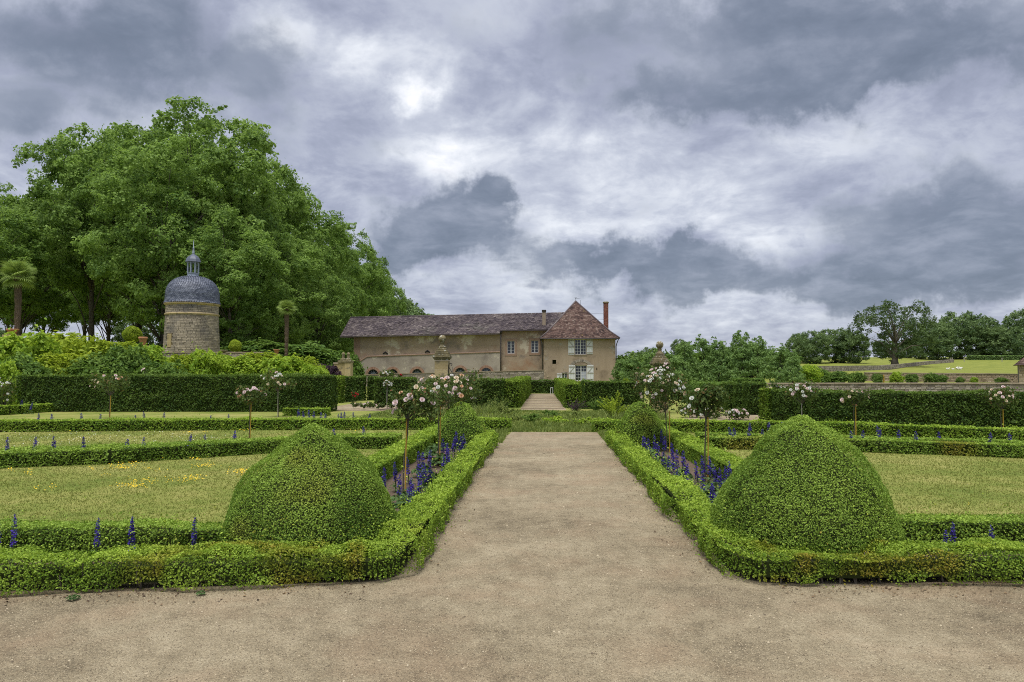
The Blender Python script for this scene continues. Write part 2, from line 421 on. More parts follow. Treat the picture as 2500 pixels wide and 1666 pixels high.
def sheet(name, pts, z, mat, label, kind='structure'):
    g = Geo(); g.add([(x, y, z) for x, y in pts], [tuple(range(len(pts)))])
    o = g.obj(name, mat); return props(o, label, kind=kind)
def wob(a, b, n, amp, sd):
    r = random.Random(sd); out = []
    for i in range(n):
        k = i / (n - 1); out.append((a[0] + (b[0] - a[0]) * k + r.uniform(-amp, amp), a[1] + (b[1] - a[1]) * k + r.uniform(-amp, amp) * .5))
    return out
LX, RX = -1.06, 1.43            # inner faces of the path hedges
path_pts = [(-60, -25), (60, -25), (60, 5.9)] + [(2.1, 5.9), (1.62, 6.0), (1.60, 15.8)] + wob((1.72, 16.9), (1.66, 19.35), 7, .07, 3) \
    + wob((1.5, 19.45), (-.8, 19.42), 12, .05, 4) + wob((-.88, 19.3), (-1.02, 16.9), 7, .07, 5) + [(-1.25, 15.8), (-1.28, 6.0), (-1.8, 5.8), (-60, 5.75)]
sheet('gravel_path', path_pts, .004, MAT['gravel'], 'pale beige gravel path and forecourt in the foreground')
sheet('far_gravel_path', [(-.98, 30.2), (1.0, 30.2), (.86, 52), (-.86, 52)], .004, MAT['gravel'], 'far gravel path running between clipped hedges to the house')
sheet('gravel_walk', [(-9.6, 29.6), (-2.6, 29.0), (-2.6, 33.5), (-9.6, 36.5)], .006, MAT['gravel'], 'patch of pale gravel beside the end of the tall left hedge')
sheet('gravel_court', [(4.6, 24.2), (7.6, 22.6), (8.6, 27.0), (6.0, 28.6)], .006, MAT['gravel'], 'patch of pinkish gravel beside the right hedge')
# soil beds
sheet('path_bed_soil', [(-2.36, 6.0), (-1.38, 6.0), (-1.38, 16.6), (-2.36, 16.6)], .008, MAT['soil'], 'dark soil of the left path flower bed')
sheet('path_bed_soil.001', [(1.77, 6.0), (2.68, 6.0), (2.68, 16.6), (1.77, 16.6)], .008, MAT['soil'], 'dark soil of the right path flower bed')
sheet('front_bed_soil', wob((-12, 5.56), (-1.3, 5.74), 90, .03, 21) + [(-1.3, 6.6), (-12, 6.3)], .010, MAT['soil'], 'dark soil of the narrow bed along the left forecourt')
sheet('front_bed_soil.001', wob((1.75, 5.80), (12, 5.78), 90, .03, 22) + [(12, 6.9), (1.75, 6.9)], .010, MAT['soil'], 'dark soil of the narrow bed along the right forecourt')
sheet('rose_bed_soil', [(-7.2, 29.9), (-3.5, 29.4), (-3.2, 31.0), (-6.8, 31.4)], .010, MAT['soil'], 'dry soil of the sparse rose bed in the gravel')

def frustum_ok(P, pad=420):
    """which ground points fall inside the frame (with a margin)"""
    Ri = np.array(CR.transposed()); Q = (P - np.array([0, 0, EYE])) @ Ri.T
    u = W0 / 2 + FPX * Q[:, 0] / np.maximum(-Q[:, 2], 1e-3); v = H0 / 2 - FPX * Q[:, 1] / np.maximum(-Q[:, 2], 1e-3)
    return (Q[:, 2] < -.2) & (u > -pad) & (u < W0 + pad) & (v < H0 + pad)
def ground_samples(n, x0, x1, y0, y1, rs=RS):
    """points on level ground, thinning with distance"""
    y = 1.0 / rs.uniform(1.0 / y1, 1.0 / y0, n * 3); x = rs.uniform(x0, x1, n * 3)
    P = np.stack([x, y, np.zeros(len(x))], 1)
    P = P[frustum_ok(P)]
    keep = rs.rand(len(P)) < np.minimum(1, y0 / P[:, 1]) ** .0
    return P[keep][:n]

# loose pebbles over the gravel
P1 = ground_samples(46000, -9, 9, 3.2, 5.5); P2 = ground_samples(16000, -1.2, 1.55, 5.5, 16)
P = np.concatenate([P1, P2]); n = len(P)
O = np.array([(1, 0, 0), (0, 1, 0), (-1, 0, 0), (0, -1, 0), (0, 0, .8), (0, 0, -.5)], float)
sz = RS.uniform(.0020, .0046, n) * np.sqrt(P[:, 1] / 4) * (1 + (RS.rand(n) > .985) * 1.3)
an = RS.uniform(0, 6.28, n); ca, sa = np.cos(an), np.sin(an); el = RS.uniform(.6, 1.0, n)
Vp = np.repeat(O[None], n, 0) * sz[:, None, None]; Vp[:, :, 1] *= el[:, None]
Vx = Vp[:, :, 0] * ca[:, None] - Vp[:, :, 1] * sa[:, None]; Vy = Vp[:, :, 0] * sa[:, None] + Vp[:, :, 1] * ca[:, None]
Vp = np.stack([Vx + P[:, None, 0], Vy + P[:, None, 1], Vp[:, :, 2] + .005], 2).reshape(-1, 3)
T = np.array([(0, 1, 4), (1, 2, 4), (2, 3, 4), (3, 0, 4)], int)
Tt = (T[None] + (np.arange(n) * 6)[:, None, None]).reshape(-1, 3)
me = bpy.data.meshes.new('pebbles'); me.vertices.add(len(Vp)); me.vertices.foreach_set('co', Vp.astype(np.float32).ravel())
me.loops.add(Tt.size); me.loops.foreach_set('vertex_index', Tt.ravel().astype(np.int32)); me.polygons.add(len(Tt))
me.polygons.foreach_set('loop_start', np.arange(0, Tt.size, 3, dtype=np.int32)); me.polygons.foreach_set('loop_total', np.full(len(Tt), 3, np.int32))
a = me.attributes.new('rnd', 'FLOAT', 'POINT'); a.data.foreach_set('value', np.repeat(RS.rand(n).astype(np.float32), 6))
me.materials.append(pmat('pebble', [(.11, .085, .058), (.27, .215, .14), (.36, .295, .19), (.46, .39, .27)], 3, rnd=1.1, rough=.9)); me.update(calc_edges=True)
o = bpy.data.objects.new('pebbles', me); link(o); props(o, 'loose pebbles strewn over the gravel forecourt and path', kind='stuff')

# mown grass blades over the lawns
def blades(name, P, h, w, mat, label, lean=.5):
    n = len(P); an = RS.uniform(0, 6.28, n); d = np.stack([np.cos(an), np.sin(an), np.zeros(n)], 1)
    hh = h * RS.uniform(.5, 1.3, n) * (np.maximum(P[:, 1], 7) / 7) ** .35; ww = w * (np.maximum(P[:, 1], 6) / 6) ** .9
    tip = P + np.stack([RS.normal(0, lean, n) * hh, RS.normal(0, lean, n) * hh, hh], 1)
    V = np.stack([P - d * ww[:, None], P + d * ww[:, None], tip], 1).reshape(-1, 3)
    me = quad_mesh(name, V, RS.rand(n), None, mat, 3); o = bpy.data.objects.new(name, me); link(o); return props(o, label, kind='stuff')
PL = ground_samples(95000, -14, -2.6, 6.3, 20); PR = ground_samples(80000, 3.0, 15, 6.6, 20)
blades('lawn_grass', np.concatenate([PL, PR]), .017, .0038, MAT['grass'], 'short mown grass of the straw green lawns on both sides of the path')
# fringe of dry grass and the wild strip between path and far garden
PW = np.stack([RS.uniform(-2.2, 2.8, 6000), RS.uniform(19.4, 21.2, 6000), np.zeros(6000)], 1)
PW2 = np.concatenate([np.stack([RS.uniform(1.45, 1.85, 1500), RS.uniform(16.4, 19.3, 1500), np.zeros(1500)], 1),
                      np.stack([RS.uniform(-1.5, -.92, 1500), RS.uniform(16.4, 19.3, 1500), np.zeros(1500)], 1)])
blades('dry_grass_verge', np.concatenate([PW, PW2]), .06, .006, MAT['wild'], 'dry grass verge at the far end of the gravel path')
n = 26000
PW = np.stack([RS.uniform(-6.5, 4.2, n), RS.uniform(21.0, 29.6, n), np.zeros(n)], 1)
hm = (.05 + .38 * vnoise(PW, .9) ** 2) * (1 - .65 * np.exp(-((PW[:, 0] - .1) / 1.6) ** 2) * (PW[:, 1] > 25)) * np.where(PW[:, 1] > 27.5, .5, 1)
m_ = blades('wild_grass', PW, 1.0, .008, MAT['wild'], 'rough meadow grass and weeds between the path and the far hedges')
co = np.zeros(n * 9, np.float32); m_.data.vertices.foreach_get('co', co); co = co.reshape(n, 3, 3)
co[:, 2, 2] = co[:, 2, 2] * hm * .75; co[:, 2, :2] = PW[:, :2] + (co[:, 2, :2] - PW[:, :2]) * hm[:, None]; m_.data.vertices.foreach_set('co', co.ravel()); m_.data.update()

# small wild flowers in the left lawn
def flower_dots(name, spots, mat, label, zr=(.02, .06), s=.016):
    Ps = []
    for (u, v, su, sv, k) in spots:
        for _ in range(k):
            Ps.append(G(u + random.gauss(0, su), v + random.gauss(0, sv), 0) + Vector((0, 0, random.uniform(*zr))))
    Ps = np.array([tuple(p) for p in Ps]); Nn = np.tile([0, -.35, 1.0], (len(Ps), 1))
    V = leaf_quads(Ps, Nn, s * (Ps[:, 1] / 9) ** .7, aspect=.9, tilt=.35, fold=0)
    me = quad_mesh(name, V, RS.rand(len(Ps)), None, mat); o = bpy.data.objects.new(name, me); link(o); return props(o, label, kind='stuff')
YF = [(x / 3.92, 880 + y / 3.92, a / 3.92 * .55, b / 3.92 * .5, k) for (x, y, a, b, k) in
      [(1140, 1040, 150, 22, 70), (1290, 1000, 120, 12, 22), (1830, 1145, 150, 28, 75), (1330, 1165, 120, 24, 34), (1280, 1220, 170, 26, 80),
       (1960, 1022, 130, 22, 50), (1880, 965, 90, 16, 26), (2310, 1085, 60, 24, 40), (490, 1250, 70, 40, 16), (100, 1065, 40, 14, 12),
       (280, 1090, 60, 30, 18), (1550, 950, 60, 14, 14), (880, 1050, 50, 14, 14), (1600, 1180, 200, 20, 24), (700, 682, 120, 6, 22),
       (1805, 700, 50, 14, 12), (1950, 700, 40, 10, 8), (350, 1242, 40, 8, 8), (1000, 1120, 60, 12, 8), (1410, 1060, 50, 12, 14), (1520, 1075, 50, 10, 12)]] \
    + [(596, 1155, 20, 5, 60), (908, 1125, 16, 3, 40), (880, 1053, 14, 2, 14), (610, 1052, 16, 2, 14), (2370, 1237, 4, 2, 3)]
flower_dots('yellow_lawn_flowers', YF, pmat('yellow_petal', [(.72, .46, .01), (.85, .62, .03)], 8, rough=.6), 'patches of tiny yellow wild flowers in the left lawn')
WF = [(random.uniform(0, 560), random.uniform(1058, 1090), 22, 3, 3) for _ in range(70)]
flower_dots('white_lawn_flowers', WF, pmat('white_petal', [(.65, .65, .55), (.8, .8, .72)], 8, rough=.6), 'tiny white clover flowers dotted in the middle left lawn', s=.012)

# ================================================================== hedges
def poly_offset(pts, d):
    out = []
    for i, p in enumerate(pts):
        a = pts[max(i - 1, 0)]; b = pts[min(i + 1, len(pts) - 1)]
        t = Vector((b[0] - a[0], b[1] - a[1])).normalized(); nrm = Vector((-t.y, t.x))
        out.append((p[0] + nrm.x * d, p[1] + nrm.y * d))
    return out
def lod(P, leaf, near=6.0):
    D = np.maximum(P[:, 1], near); return leaf * (D / near) ** .68
def hedge(name, label, pts, w, h, mat='box', leaf=.023, dens=7600, group=None, rough=1.0, tint=None, thin=None, z0=0.0, top_new_lit=.50, core_z=.04, cat='hedge', ends=(1, 1), core_in=.05, ragged=.02, core=True):
    pts = [tuple(p)[:2] for p in pts]
    for _ in range(1 if len(pts) > 8 else 0):      # round the bends
        q = [pts[0]]
        for p0, p1 in zip(pts[:-1], pts[1:]): q += [(p0[0] * .75 + p1[0] * .25, p0[1] * .75 + p1[1] * .25), (p0[0] * .25 + p1[0] * .75, p0[1] * .25 + p1[1] * .75)]
        pts = q + [pts[-1]]
    root = thing(name, label, cat, (pts[0][0], pts[0][1], z0), group=group)
    base = np.array([pts[0][0], pts[0][1], z0])
    Ps, Ns, Tp = [], [], []
    for i in range(len(pts) - 1):
        a = np.array(pts[i]); b = np.array(pts[i + 1]); L = np.linalg.norm(b - a); t = (b - a) / L; nr = np.array([-t[1], t[0]])
        Dm = max(6.0, .5 * (a[1] + b[1])); r2 = ((max(min(a[1], b[1]), 6.0)) / 6.0) ** (.68 * 2)
        for face in ('l', 'r', 't'):
            area = L * (w if face == 't' else h); n = int(dens * area / r2)
            k = RS.rand(n); q = RS.rand(n)
            xy = a + (b - a) * k[:, None]
            if face == 't':
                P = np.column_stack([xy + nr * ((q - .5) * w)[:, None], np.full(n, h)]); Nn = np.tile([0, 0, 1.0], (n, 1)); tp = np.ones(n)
            else:
                sg = 1 if face == 'l' else -1
                P = np.column_stack([xy + nr * (sg * w / 2), q * h]); Nn = np.tile([nr[0] * sg, nr[1] * sg, .25], (n, 1)); tp = np.zeros(n)
            keep = RS.rand(n) < (r2 / np.maximum(1, P[:, 1] / 6.0) ** 1.36)
            Ps.append(P[keep]); Ns.append(Nn[keep]); Tp.append(tp[keep])
    for e, (p, q) in enumerate(((pts[0], pts[1]), (pts[-1], pts[-2]))):
        if not ends[e]: continue
        a = np.array(p); t = norm((a - np.array(q))[None])[0]; nr = np.array([-t[1], t[0]]); r2 = (max(a[1], 6) / 6) ** 1.36
        n = int(dens * w * h / r2)
        P = np.column_stack([a + nr * ((RS.rand(n) - .5) * w)[:, None], RS.rand(n) * h]); Ps.append(P); Ns.append(np.tile([t[0], t[1], .2], (n, 1))); Tp.append(np.zeros(n))
    P = np.concatenate(Ps); Nn = norm(np.concatenate(Ns)); tp = np.concatenate(Tp); n = len(P)
    sc = lod(P, leaf)
    bump = (vnoise(P, 1.7) - .5) * .09 + (vnoise(P, 6) - .5) * .06
    bump = bump * rough * min(1.0, w / .35)
    depth = -RS.exponential(.35, n) * np.minimum(sc, .05) * 1.1 + (RS.rand(n) < .07) * RS.exponential(ragged, n) * (.6 + tp)
    P = P + Nn * np.maximum(bump + depth, -(core_in - .03))[:, None]
    P[:, 2] = np.maximum(P[:, 2], .012 * RS.rand(n))
    if thin is not None:
        keep = RS.rand(n) < thin(P); P, Nn, tp, sc = P[keep], Nn[keep], tp[keep], sc[keep]; n = len(P)
    Nl = norm(Nn + np.array([0, 0, .35]))
    V = leaf_quads(P, Nl, sc, aspect=.6, tilt=.8)
    R = np.clip(RS.rand(n) * .8 + tp * top_new_lit * (.4 + .6 * RS.rand(n)) + (vnoise(P, 3.0) - .5) * .4, 0, 1.2)  # top leaves lighter: new growth, and light from above put into their colour
    Tn = np.zeros(n) if tint is None else np.clip(tint(P), 0, 1) * (RS.rand(n) * .6 + .4)
    me = quad_mesh('foliage', V - np.array([base[0], base[1], 0]), R, Tn, MAT[mat])
    child('foliage', me, root)
    if core:
        def shift(p, q):      # the twigs end short of the leaves at both ends
            v = Vector((q[0] - p[0], q[1] - p[1])); v = v.normalized() * min(core_in + .04, v.length * .4); return (p[0] + v.x, p[1] + v.y)
        pts = [shift(pts[0], pts[1])] + pts[1:-1] + [shift(pts[-1], pts[-2])]
        g = Geo(); A = poly_offset(pts, w / 2 - core_in); B = poly_offset(pts, -(w / 2 - core_in)); Vc = []; Fc = []
        for (p, q) in zip(A, B):
            Vc += [(p[0] - base[0], p[1] - base[1], core_z), (p[0] - base[0], p[1] - base[1], h - core_in), (q[0] - base[0], q[1] - base[1], h - core_in), (q[0] - base[0], q[1] - base[1], core_z)]
        for i in range(len(pts) - 1):
            for k in range(4): Fc.append((i * 4 + k, i * 4 + (k + 1) % 4, i * 4 + 4 + (k + 1) % 4, i * 4 + 4 + k))
        m = (len(pts) - 1) * 4; Fc += [(0, 1, 2, 3), (m + 3, m + 2, m + 1, m)]
        g.add(Vc, Fc); g.obj('inner_branches', MAT['core'], root)
    if thin is not None:      # bare stems showing below the leaves
        g = Geo(); L = [0.0]
        for p0, p1 in zip(pts[:-1], pts[1:]): L.append(L[-1] + math.hypot(p1[0] - p0[0], p1[1] - p0[1]))
        s = .05
        while s < L[-1]:
            x = float(np.interp(s, L, [p[0] for p in pts])) - base[0]; y = float(np.interp(s, L, [p[1] for p in pts])) - base[1]
            for _ in range(3):
                x0, y0 = x + random.uniform(-.03, .03), y + random.uniform(-.08, .05); g.tube([(x0, y0, 0), (x0 + random.uniform(-.03, .03), y0 + random.uniform(-.05, .04), .09), (x0 + random.uniform(-.08, .08), y0 + random.uniform(-.1, .08), .22)], [.008, .006, .004], 4)
            s += random.uniform(.12, .2)
        props(g.obj('stems', MAT['bark'], root), kind='stuff')
    return root
def gpts(px, w, z=0): # front base edge in pixels -> centre line
    out = []
    for (u, v) in px:
        p = G(u, v); out.append((p.x, p.y + w / 2))
    return out

def tint_near(P, xa, xb):   # browned, thin stretch next to the corner
    m = np.clip((P[:, 0] - xa) / .5, 0, 1) * np.clip((xb - P[:, 0]) / .5, 0, 1) * (P[:, 1] < 6.7)
    return m * (np.clip((vnoise(P, 5.5) - .50) * 4, 0, 1) * .6 + .10 * vnoise(P, 2.0))
def thin_near(P, xa, xb):
    m = np.clip((P[:, 0] - xa) / .3, 0, 1) * np.clip((xb - P[:, 0]) / .3, 0, 1) * (P[:, 1] < 6.2)
    foot = .012 + .035 * vnoise(P * np.array([1, .3, 0]), 7.0) + m * .05 * np.clip((vnoise(P * np.array([1, .3, 0]) + 3, 4.0) - .5) * 4, 0, 1)
    holes = 1 - .22 * m * np.clip((vnoise(P, 9) - .5) * 5, 0, 1)
    return np.where(P[:, 2] < foot, .06, 1.0) * holes
tint_left = lambda P: tint_near(P, -3.3, -.95); thin_left = lambda P: thin_near(P, -3.4, -1.2)
tint_right = lambda P: tint_near(P, 1.35, 3.7); thin_right = lambda P: thin_near(P, 1.8, 3.6)

HB = 'clipped box hedges of the parterre'
wf = .34
left_front = gpts([(-900, 1470), (0, 1456), (200, 1452), (420, 1447), (700, 1438), (830, 1433)], wf)
def arc(cx, cy, r, sx, n=7): return [(cx + sx * r * math.sin(math.pi / 2 * k / n), cy - r * math.cos(math.pi / 2 * k / n)) for k in range(1, n + 1)]
hedge('box_hedge', 'low box hedge wrapping the left corner of forecourt and path, browned at the bend',
      left_front + arc(LX - wf / 2 - .22, left_front[-1][1] + .22, .22, 1) + [(LX - wf / 2, 6.6), (LX - wf / 2, 9), (LX - wf / 2, 12.5), (LX - wf / 2, 16.3)], wf, .258, 'box_fresh', leaf=.0195, dens=10800, group=HB, tint=tint_left, thin=thin_left, core_in=.095, core_z=.05, rough=1.8, ragged=.055, top_new_lit=.5)
right_front = gpts([(1965, 1437), (2050, 1437), (2120, 1438), (2380, 1431), (3400, 1428)], wf)
hedge('box_hedge', 'low box hedge wrapping the right corner of forecourt and path, with orange dieback',
      right_front[::-1] + arc(RX + wf / 2 + .22, right_front[0][1] + .22, .22, -1) + [(RX + wf / 2, 6.6), (RX + wf / 2, 9), (RX + wf / 2, 12.5), (RX + wf / 2, 16.3)], wf, .262, 'box_fresh', leaf=.0195, dens=10800, group=HB, tint=tint_right, thin=thin_right, core_in=.095, core_z=.05, rough=1.8, ragged=.055, top_new_lit=.5)
hedge('box_hedge', 'low box hedge behind the narrow larkspur bed at the left front', [(-11.0, 6.18), (-5, 6.24), (-2.75, 6.28)], .32, .29, 'box', group=HB)
hedge('box_hedge', 'low box hedge behind the narrow bed at the right front', [(3.1, 6.82), (6, 6.86), (12, 6.95)], .34, .31, 'box', group=HB)
hedge('box_hedge', 'box hedge between left lawn and the left path bed', [(-2.54, 7.4), (-2.54, 11), (-2.54, 14.5), (-2.5, 17.6)], .42, .30, 'box_fresh', group=HB)
hedge('box_hedge', 'box hedge between right lawn and the right path bed', [(2.86, 7.6), (2.86, 11), (2.86, 14.5), (2.86, 17.6)], .40, .30, 'box_fresh', group=HB)
hedge('box_hedge', 'long straight box hedge crossing behind the left lawns', gpts([(-600, 1062), (0, 1056), (550, 1051), (1000, 1050), (1246, 1052)], .42), .42, .31, 'box_fresh', group=HB)
hedge('box_hedge', 'long box hedge crossing behind the right lawns', gpts([(1446, 1056), (1900, 1058), (2100, 1063), (2300, 1073), (2700, 1092), (3000, 1106)], .42), .42, .31, 'box_fresh', group=HB)
ML = gpts([(-520, 1182), (0, 1144), (255, 1134), (450, 1121), (600, 1111), (840, 1097), (966, 1097)], .34); MR = gpts([(1735, 1098), (1800, 1098), (2108, 1105), (2300, 1112), (2900, 1136)], .34)
hedge('box_hedge', 'box hedge edging the near side of the middle left larkspur bed', gpts([(-520, 1182), (0, 1144), (255, 1134), (450, 1121), (600, 1111), (840, 1097), (966, 1097)], .34), .34, .27, 'box', group=HB)
hedge('box_hedge', 'box hedge edging the far side of the middle left larkspur bed', [(p[0], p[1] + 1.15) for p in gpts([(-520, 1182), (0, 1144), (255, 1134), (450, 1121), (600, 1111), (840, 1097), (950, 1097)], .3)], .30, .22, 'box', group=HB)
tr2 = lambda P: np.clip((vnoise(P, 1.5) - .52) * 3, 0, 1) * .7
hedge('box_hedge', 'box hedge edging the near side of the middle right larkspur bed', gpts([(1735, 1098), (1800, 1098), (2108, 1105), (2300, 1112), (2900, 1136)], .34), .34, .26, 'box', group=HB, tint=tr2)
hedge('box_hedge', 'box hedge edging the far side of the middle right larkspur bed', [(p[0], p[1] + 1.15) for p in gpts([(1735, 1098), (1800, 1098), (2108, 1105), (2300, 1112), (2900, 1136)], .3)], .3, .23, 'box', group=HB)
hedge('box_hedge', 'short low box hedge in front of the tall hedge at the far left', gpts([(-160, 1022), (0, 1014), (144, 1004)], .5), .5, .34, 'box_fresh', group=HB)
hedge('box_hedge', 'short low box hedge with larkspurs in front of the tall left hedge end', gpts([(690, 1016), (800, 1016)], .4), .4, .28, 'box_fresh', group=HB)
HT = 'tall clipped hedges'
def tallpts(px, w): return gpts(px, w)
hedge('tall_hedge', 'tall dark clipped hedge along the back of the left lawn', tallpts([(38, 1006), (400, 1006), (806, 1006)], 1.0), 1.0, 1.47, 'yew', leaf=.026, dens=6500, group=HT, rough=1.6, top_new_lit=.75, cat='hedge', core_in=.08)
hedge('tall_hedge', 'tall dark clipped hedge along the back of the right lawn', tallpts([(1990, 1036), (2200, 1041), (3000, 1056)], .9), .9, 1.02, 'yew', leaf=.026, dens=6500, group=HT, rough=1.6, top_new_lit=.75, core_in=.08)
hedge('tall_hedge', 'tall hedge on the left of the far gravel path', [(-5.2, 32.4), (-1.75, 32.4)], 1.2, 1.27, 'yew', leaf=.026, dens=6500, group=HT, rough=1.6, top_new_lit=.75, core_in=.08)
hedge('tall_hedge', 'hedge lining the left side of the far path up to the barn wall', [(-1.45, 32.2), (-1.25, 51)], .8, 1.22, 'yew_fresh', leaf=.026, dens=5200, group=HT, rough=1.4, core_in=.08)
hedge('tall_hedge', 'hedge lining the right side of the far path', [(1.32, 32.0), (1.2, 51)], .7, 1.1, 'yew_fresh', leaf=.026, dens=5200, group=HT, rough=1.4, core_in=.08)
hedge('tall_hedge', 'dark hedge block right of the far path, yellowed on its corner', [(1.75, 31.6), (4.3, 31.6)], 1.1, 1.2, 'yew', leaf=.026, dens=6500, group=HT, rough=1.6, top_new_lit=.75, core_in=.08, tint=None)
hedge('tall_hedge', 'hedge closing the far end of the far gravel path', [(-1.6, 53.0), (1.7, 53.0)], .8, .95, 'yew', leaf=.026, dens=5200, group=HT, rough=1.4, core_in=.08)
# stepped hedge blocks
for i, (u0, u1, vb, D, h, lab) in enumerate([(806, 829, 985, 0, 1.34, 'narrow light green hedge end beside the tall left hedge'), (829, 852, 983, 0, 1.32, 'first dark hedge bay right of the tall left hedge'),
        (858, 884, 979, 0, 1.34, 'second dark hedge bay below the stone gate pier'), (890, 908, 979, 0, 1.34, 'third narrow hedge bay behind the red rose'), (912, 1010, 990, 0, 1.30, 'broad hedge block behind the white standard rose')]):
    a = G(u0, vb); b = G(u1, vb)
    hedge('hedge_block', lab, [(a.x, a.y + .5 + (i % 2) * .5), (b.x, b.y + .5 + (i % 2) * .5)], .9, h, 'yew_fresh' if i == 0 else 'yew', leaf=.026, dens=6500, group='hedge bays left of the far path', rough=1.6, top_new_lit=.7, core_in=.08)
for i, (u0, u1, vb, h, mt, lab) in enumerate([(1776, 1800, 1003, 1.13, 'yew', 'leftmost dark hedge bay at the right gravel court'), (1804, 1829, 1007, 1.15, 'yew', 'middle dark hedge bay at the right gravel court'),
        (1832, 1872, 1014, 1.2, 'yew', 'largest dark hedge bay at the right gravel court'), (1874, 1898, 1030, 1.08, 'yew_fresh', 'light green hedge end at the corner of the right tall hedge'), (1898, 1990, 1033, 1.04, 'yew', 'dark hedge stretch behind the two pale standard roses')]):
    a = G(u0, vb); b = G(u1, vb)
    hedge('hedge_block', lab, [(a.x, a.y + .45), (b.x, b.y + .45)], .9, h, mt, leaf=.026, dens=6500, group='hedge bays beside the right gravel court', rough=1.6, top_new_lit=.7, core_in=.08)
for (u0, u1, v, D, h, lab) in [(1690, 1775, 965, 38, 1.0, 'low wavy hedge behind the rose bushes on the right'), (1795, 1860, 948, 47, 1.15, 'small clipped hedge block below the young trees'), (1640, 1790, 955, 42, 1.0, 'long low hedge behind the right stone pier')]:
    a = PD(u0, v, D); b = PD(u1, v, D)
    hedge('low_hedge', lab, [(a.x, D), (b.x, D)], 1.0, h, 'shrub_d', leaf=.03, dens=4800, group='low hedges of the right garden', rough=1.5, top_new_lit=.4, core_in=.08)

# ------------------------------------------------------------------ topiary cones
def topiary(label, c, r, h, mat, leaf=.0155, dens=16500, point=0.0):
    root = thing('topiary', label, 'topiary', (c[0], c[1], 0), group='rounded box cones at the bed corners')
    zs = np.linspace(0, 1, 200)
    def prof(t):  # radius as a share of r: bulging low, narrowing to a blunt tip
        return np.interp(t, [0, .08, .21, .32, .43, .52, .59, .67, .75, .83, .90, .95, .985, 1], [.93, .985, 1, .955, .89, .815, .74, .63, .49 + point * .05, .35 + point * .08, .225 + point * .09, .14 + point * .06, .07, .02])
    rr = prof(zs) * r
    dz = np.diff(zs) * h; dr = np.diff(rr); A = 2 * math.pi * .5 * (rr[1:] + rr[:-1]) * np.sqrt(dz ** 2 + dr ** 2)
    cdf = np.concatenate([[0], np.cumsum(A)]); D = max(c[1], 6.0); n = int(dens * cdf[-1] / (D / 6) ** 1.36)
    t = np.interp(RS.rand(n) * cdf[-1], cdf, zs); th = RS.uniform(0, 2 * math.pi, n)
    R0 = prof(t) * r; e = 1e-3; slope = (prof(np.minimum(t + e, 1)) - prof(np.maximum(t - e, 0))) * r / (2 * e * h)
    Nn = norm(np.column_stack([np.cos(th), np.sin(th), -slope]))
    P = np.column_stack([R0 * np.cos(th), R0 * np.sin(th), t * h])
    wp = P + np.array([c[0], c[1], 0]); sc = lod(wp, leaf)
    bump = (vnoise(wp, 2.2) - .5) * .10 * r + (vnoise(wp, 8) - .5) * .05
    P = P + Nn * (bump - RS.exponential(.6, n) * .018 + (RS.rand(n) < .06) * RS.exponential(.012, n))[:, None]
    P[:, 2] = np.maximum(P[:, 2], .01)
    V = leaf_quads(P, norm(Nn + np.array([0, 0, .25])), sc, aspect=.6, tilt=.7)
    Rn = np.clip(RS.rand(n) * .85 + (vnoise(wp, 2.5) - .5) * .7, 0, 1.2)
    br = np.clip((vnoise(wp, 3.2) - .68) * 4, 0, 1) * .25
    child('foliage', quad_mesh('foliage', V, Rn, br, MAT[mat]), root)
    g = Geo(); k = 14
    g.lathe([(max(.01, float(prof(np.array([q / k]))[0]) * r - .06), .02 + q / k * (h - .09)) for q in range(k + 1)], 28); g.obj('inner_branches', MAT['core'], root, True)
    return root
topiary('large clipped box cone at the left front corner', (-2.13, 6.6), .80, 1.17, 'box')
topiary('largest clipped box cone at the right front corner', (2.35, 6.65), .80, 1.25, 'box', point=1.0)
topiary('smaller clipped box cone at the far end of the left path bed', (-1.80, 15.7), .57, .98, 'box', point=1.3)
topiary('smaller clipped box cone at the far end of the right path bed', (2.12, 15.7), .56, .98, 'box', point=1.3)

# leaf litter and dark grit gathered along the foot of the front hedges
def litter(n):
    Ps = []
    for _ in range(n):
        k = random.random(); off = abs(random.gauss(0, .16))
        if k < .36: u = random.uniform(-7.5, -1.3); y = np.interp(u, [q[0] for q in left_front], [q[1] for q in left_front]) - .10 - off; Ps.append((u, y))
        elif k < .72: u = random.uniform(1.8, 7.5); y = np.interp(u, [q[0] for q in right_front], [q[1] for q in right_front]) - .10 - off; Ps.append((u, y))
        elif k < .86: Ps.append((LX - .02 + off * .8, random.uniform(5.8, 14)))
        else: Ps.append((RX + .02 - off * .8, random.uniform(5.8, 14)))
    return np.array([(x, y, .008 + .004 * random.random()) for x, y in Ps])
P = litter(5200)
me = quad_mesh('leaf_litter', leaf_quads(P, np.tile([0, 0, 1.0], (len(P), 1)), .011 * (1 + 1.3 * (RS.rand(len(P)) > .85)), aspect=.6, tilt=.25, fold=.1), RS.rand(len(P)), None, pmat('litter', [(.05, .035, .022), (.12, .075, .045), (.24, .16, .08)], 4, rnd=1.2))
o = bpy.data.objects.new('leaf_litter', me); link(o); props(o, 'brown leaf litter and grit along the foot of the front hedges', kind='stuff')
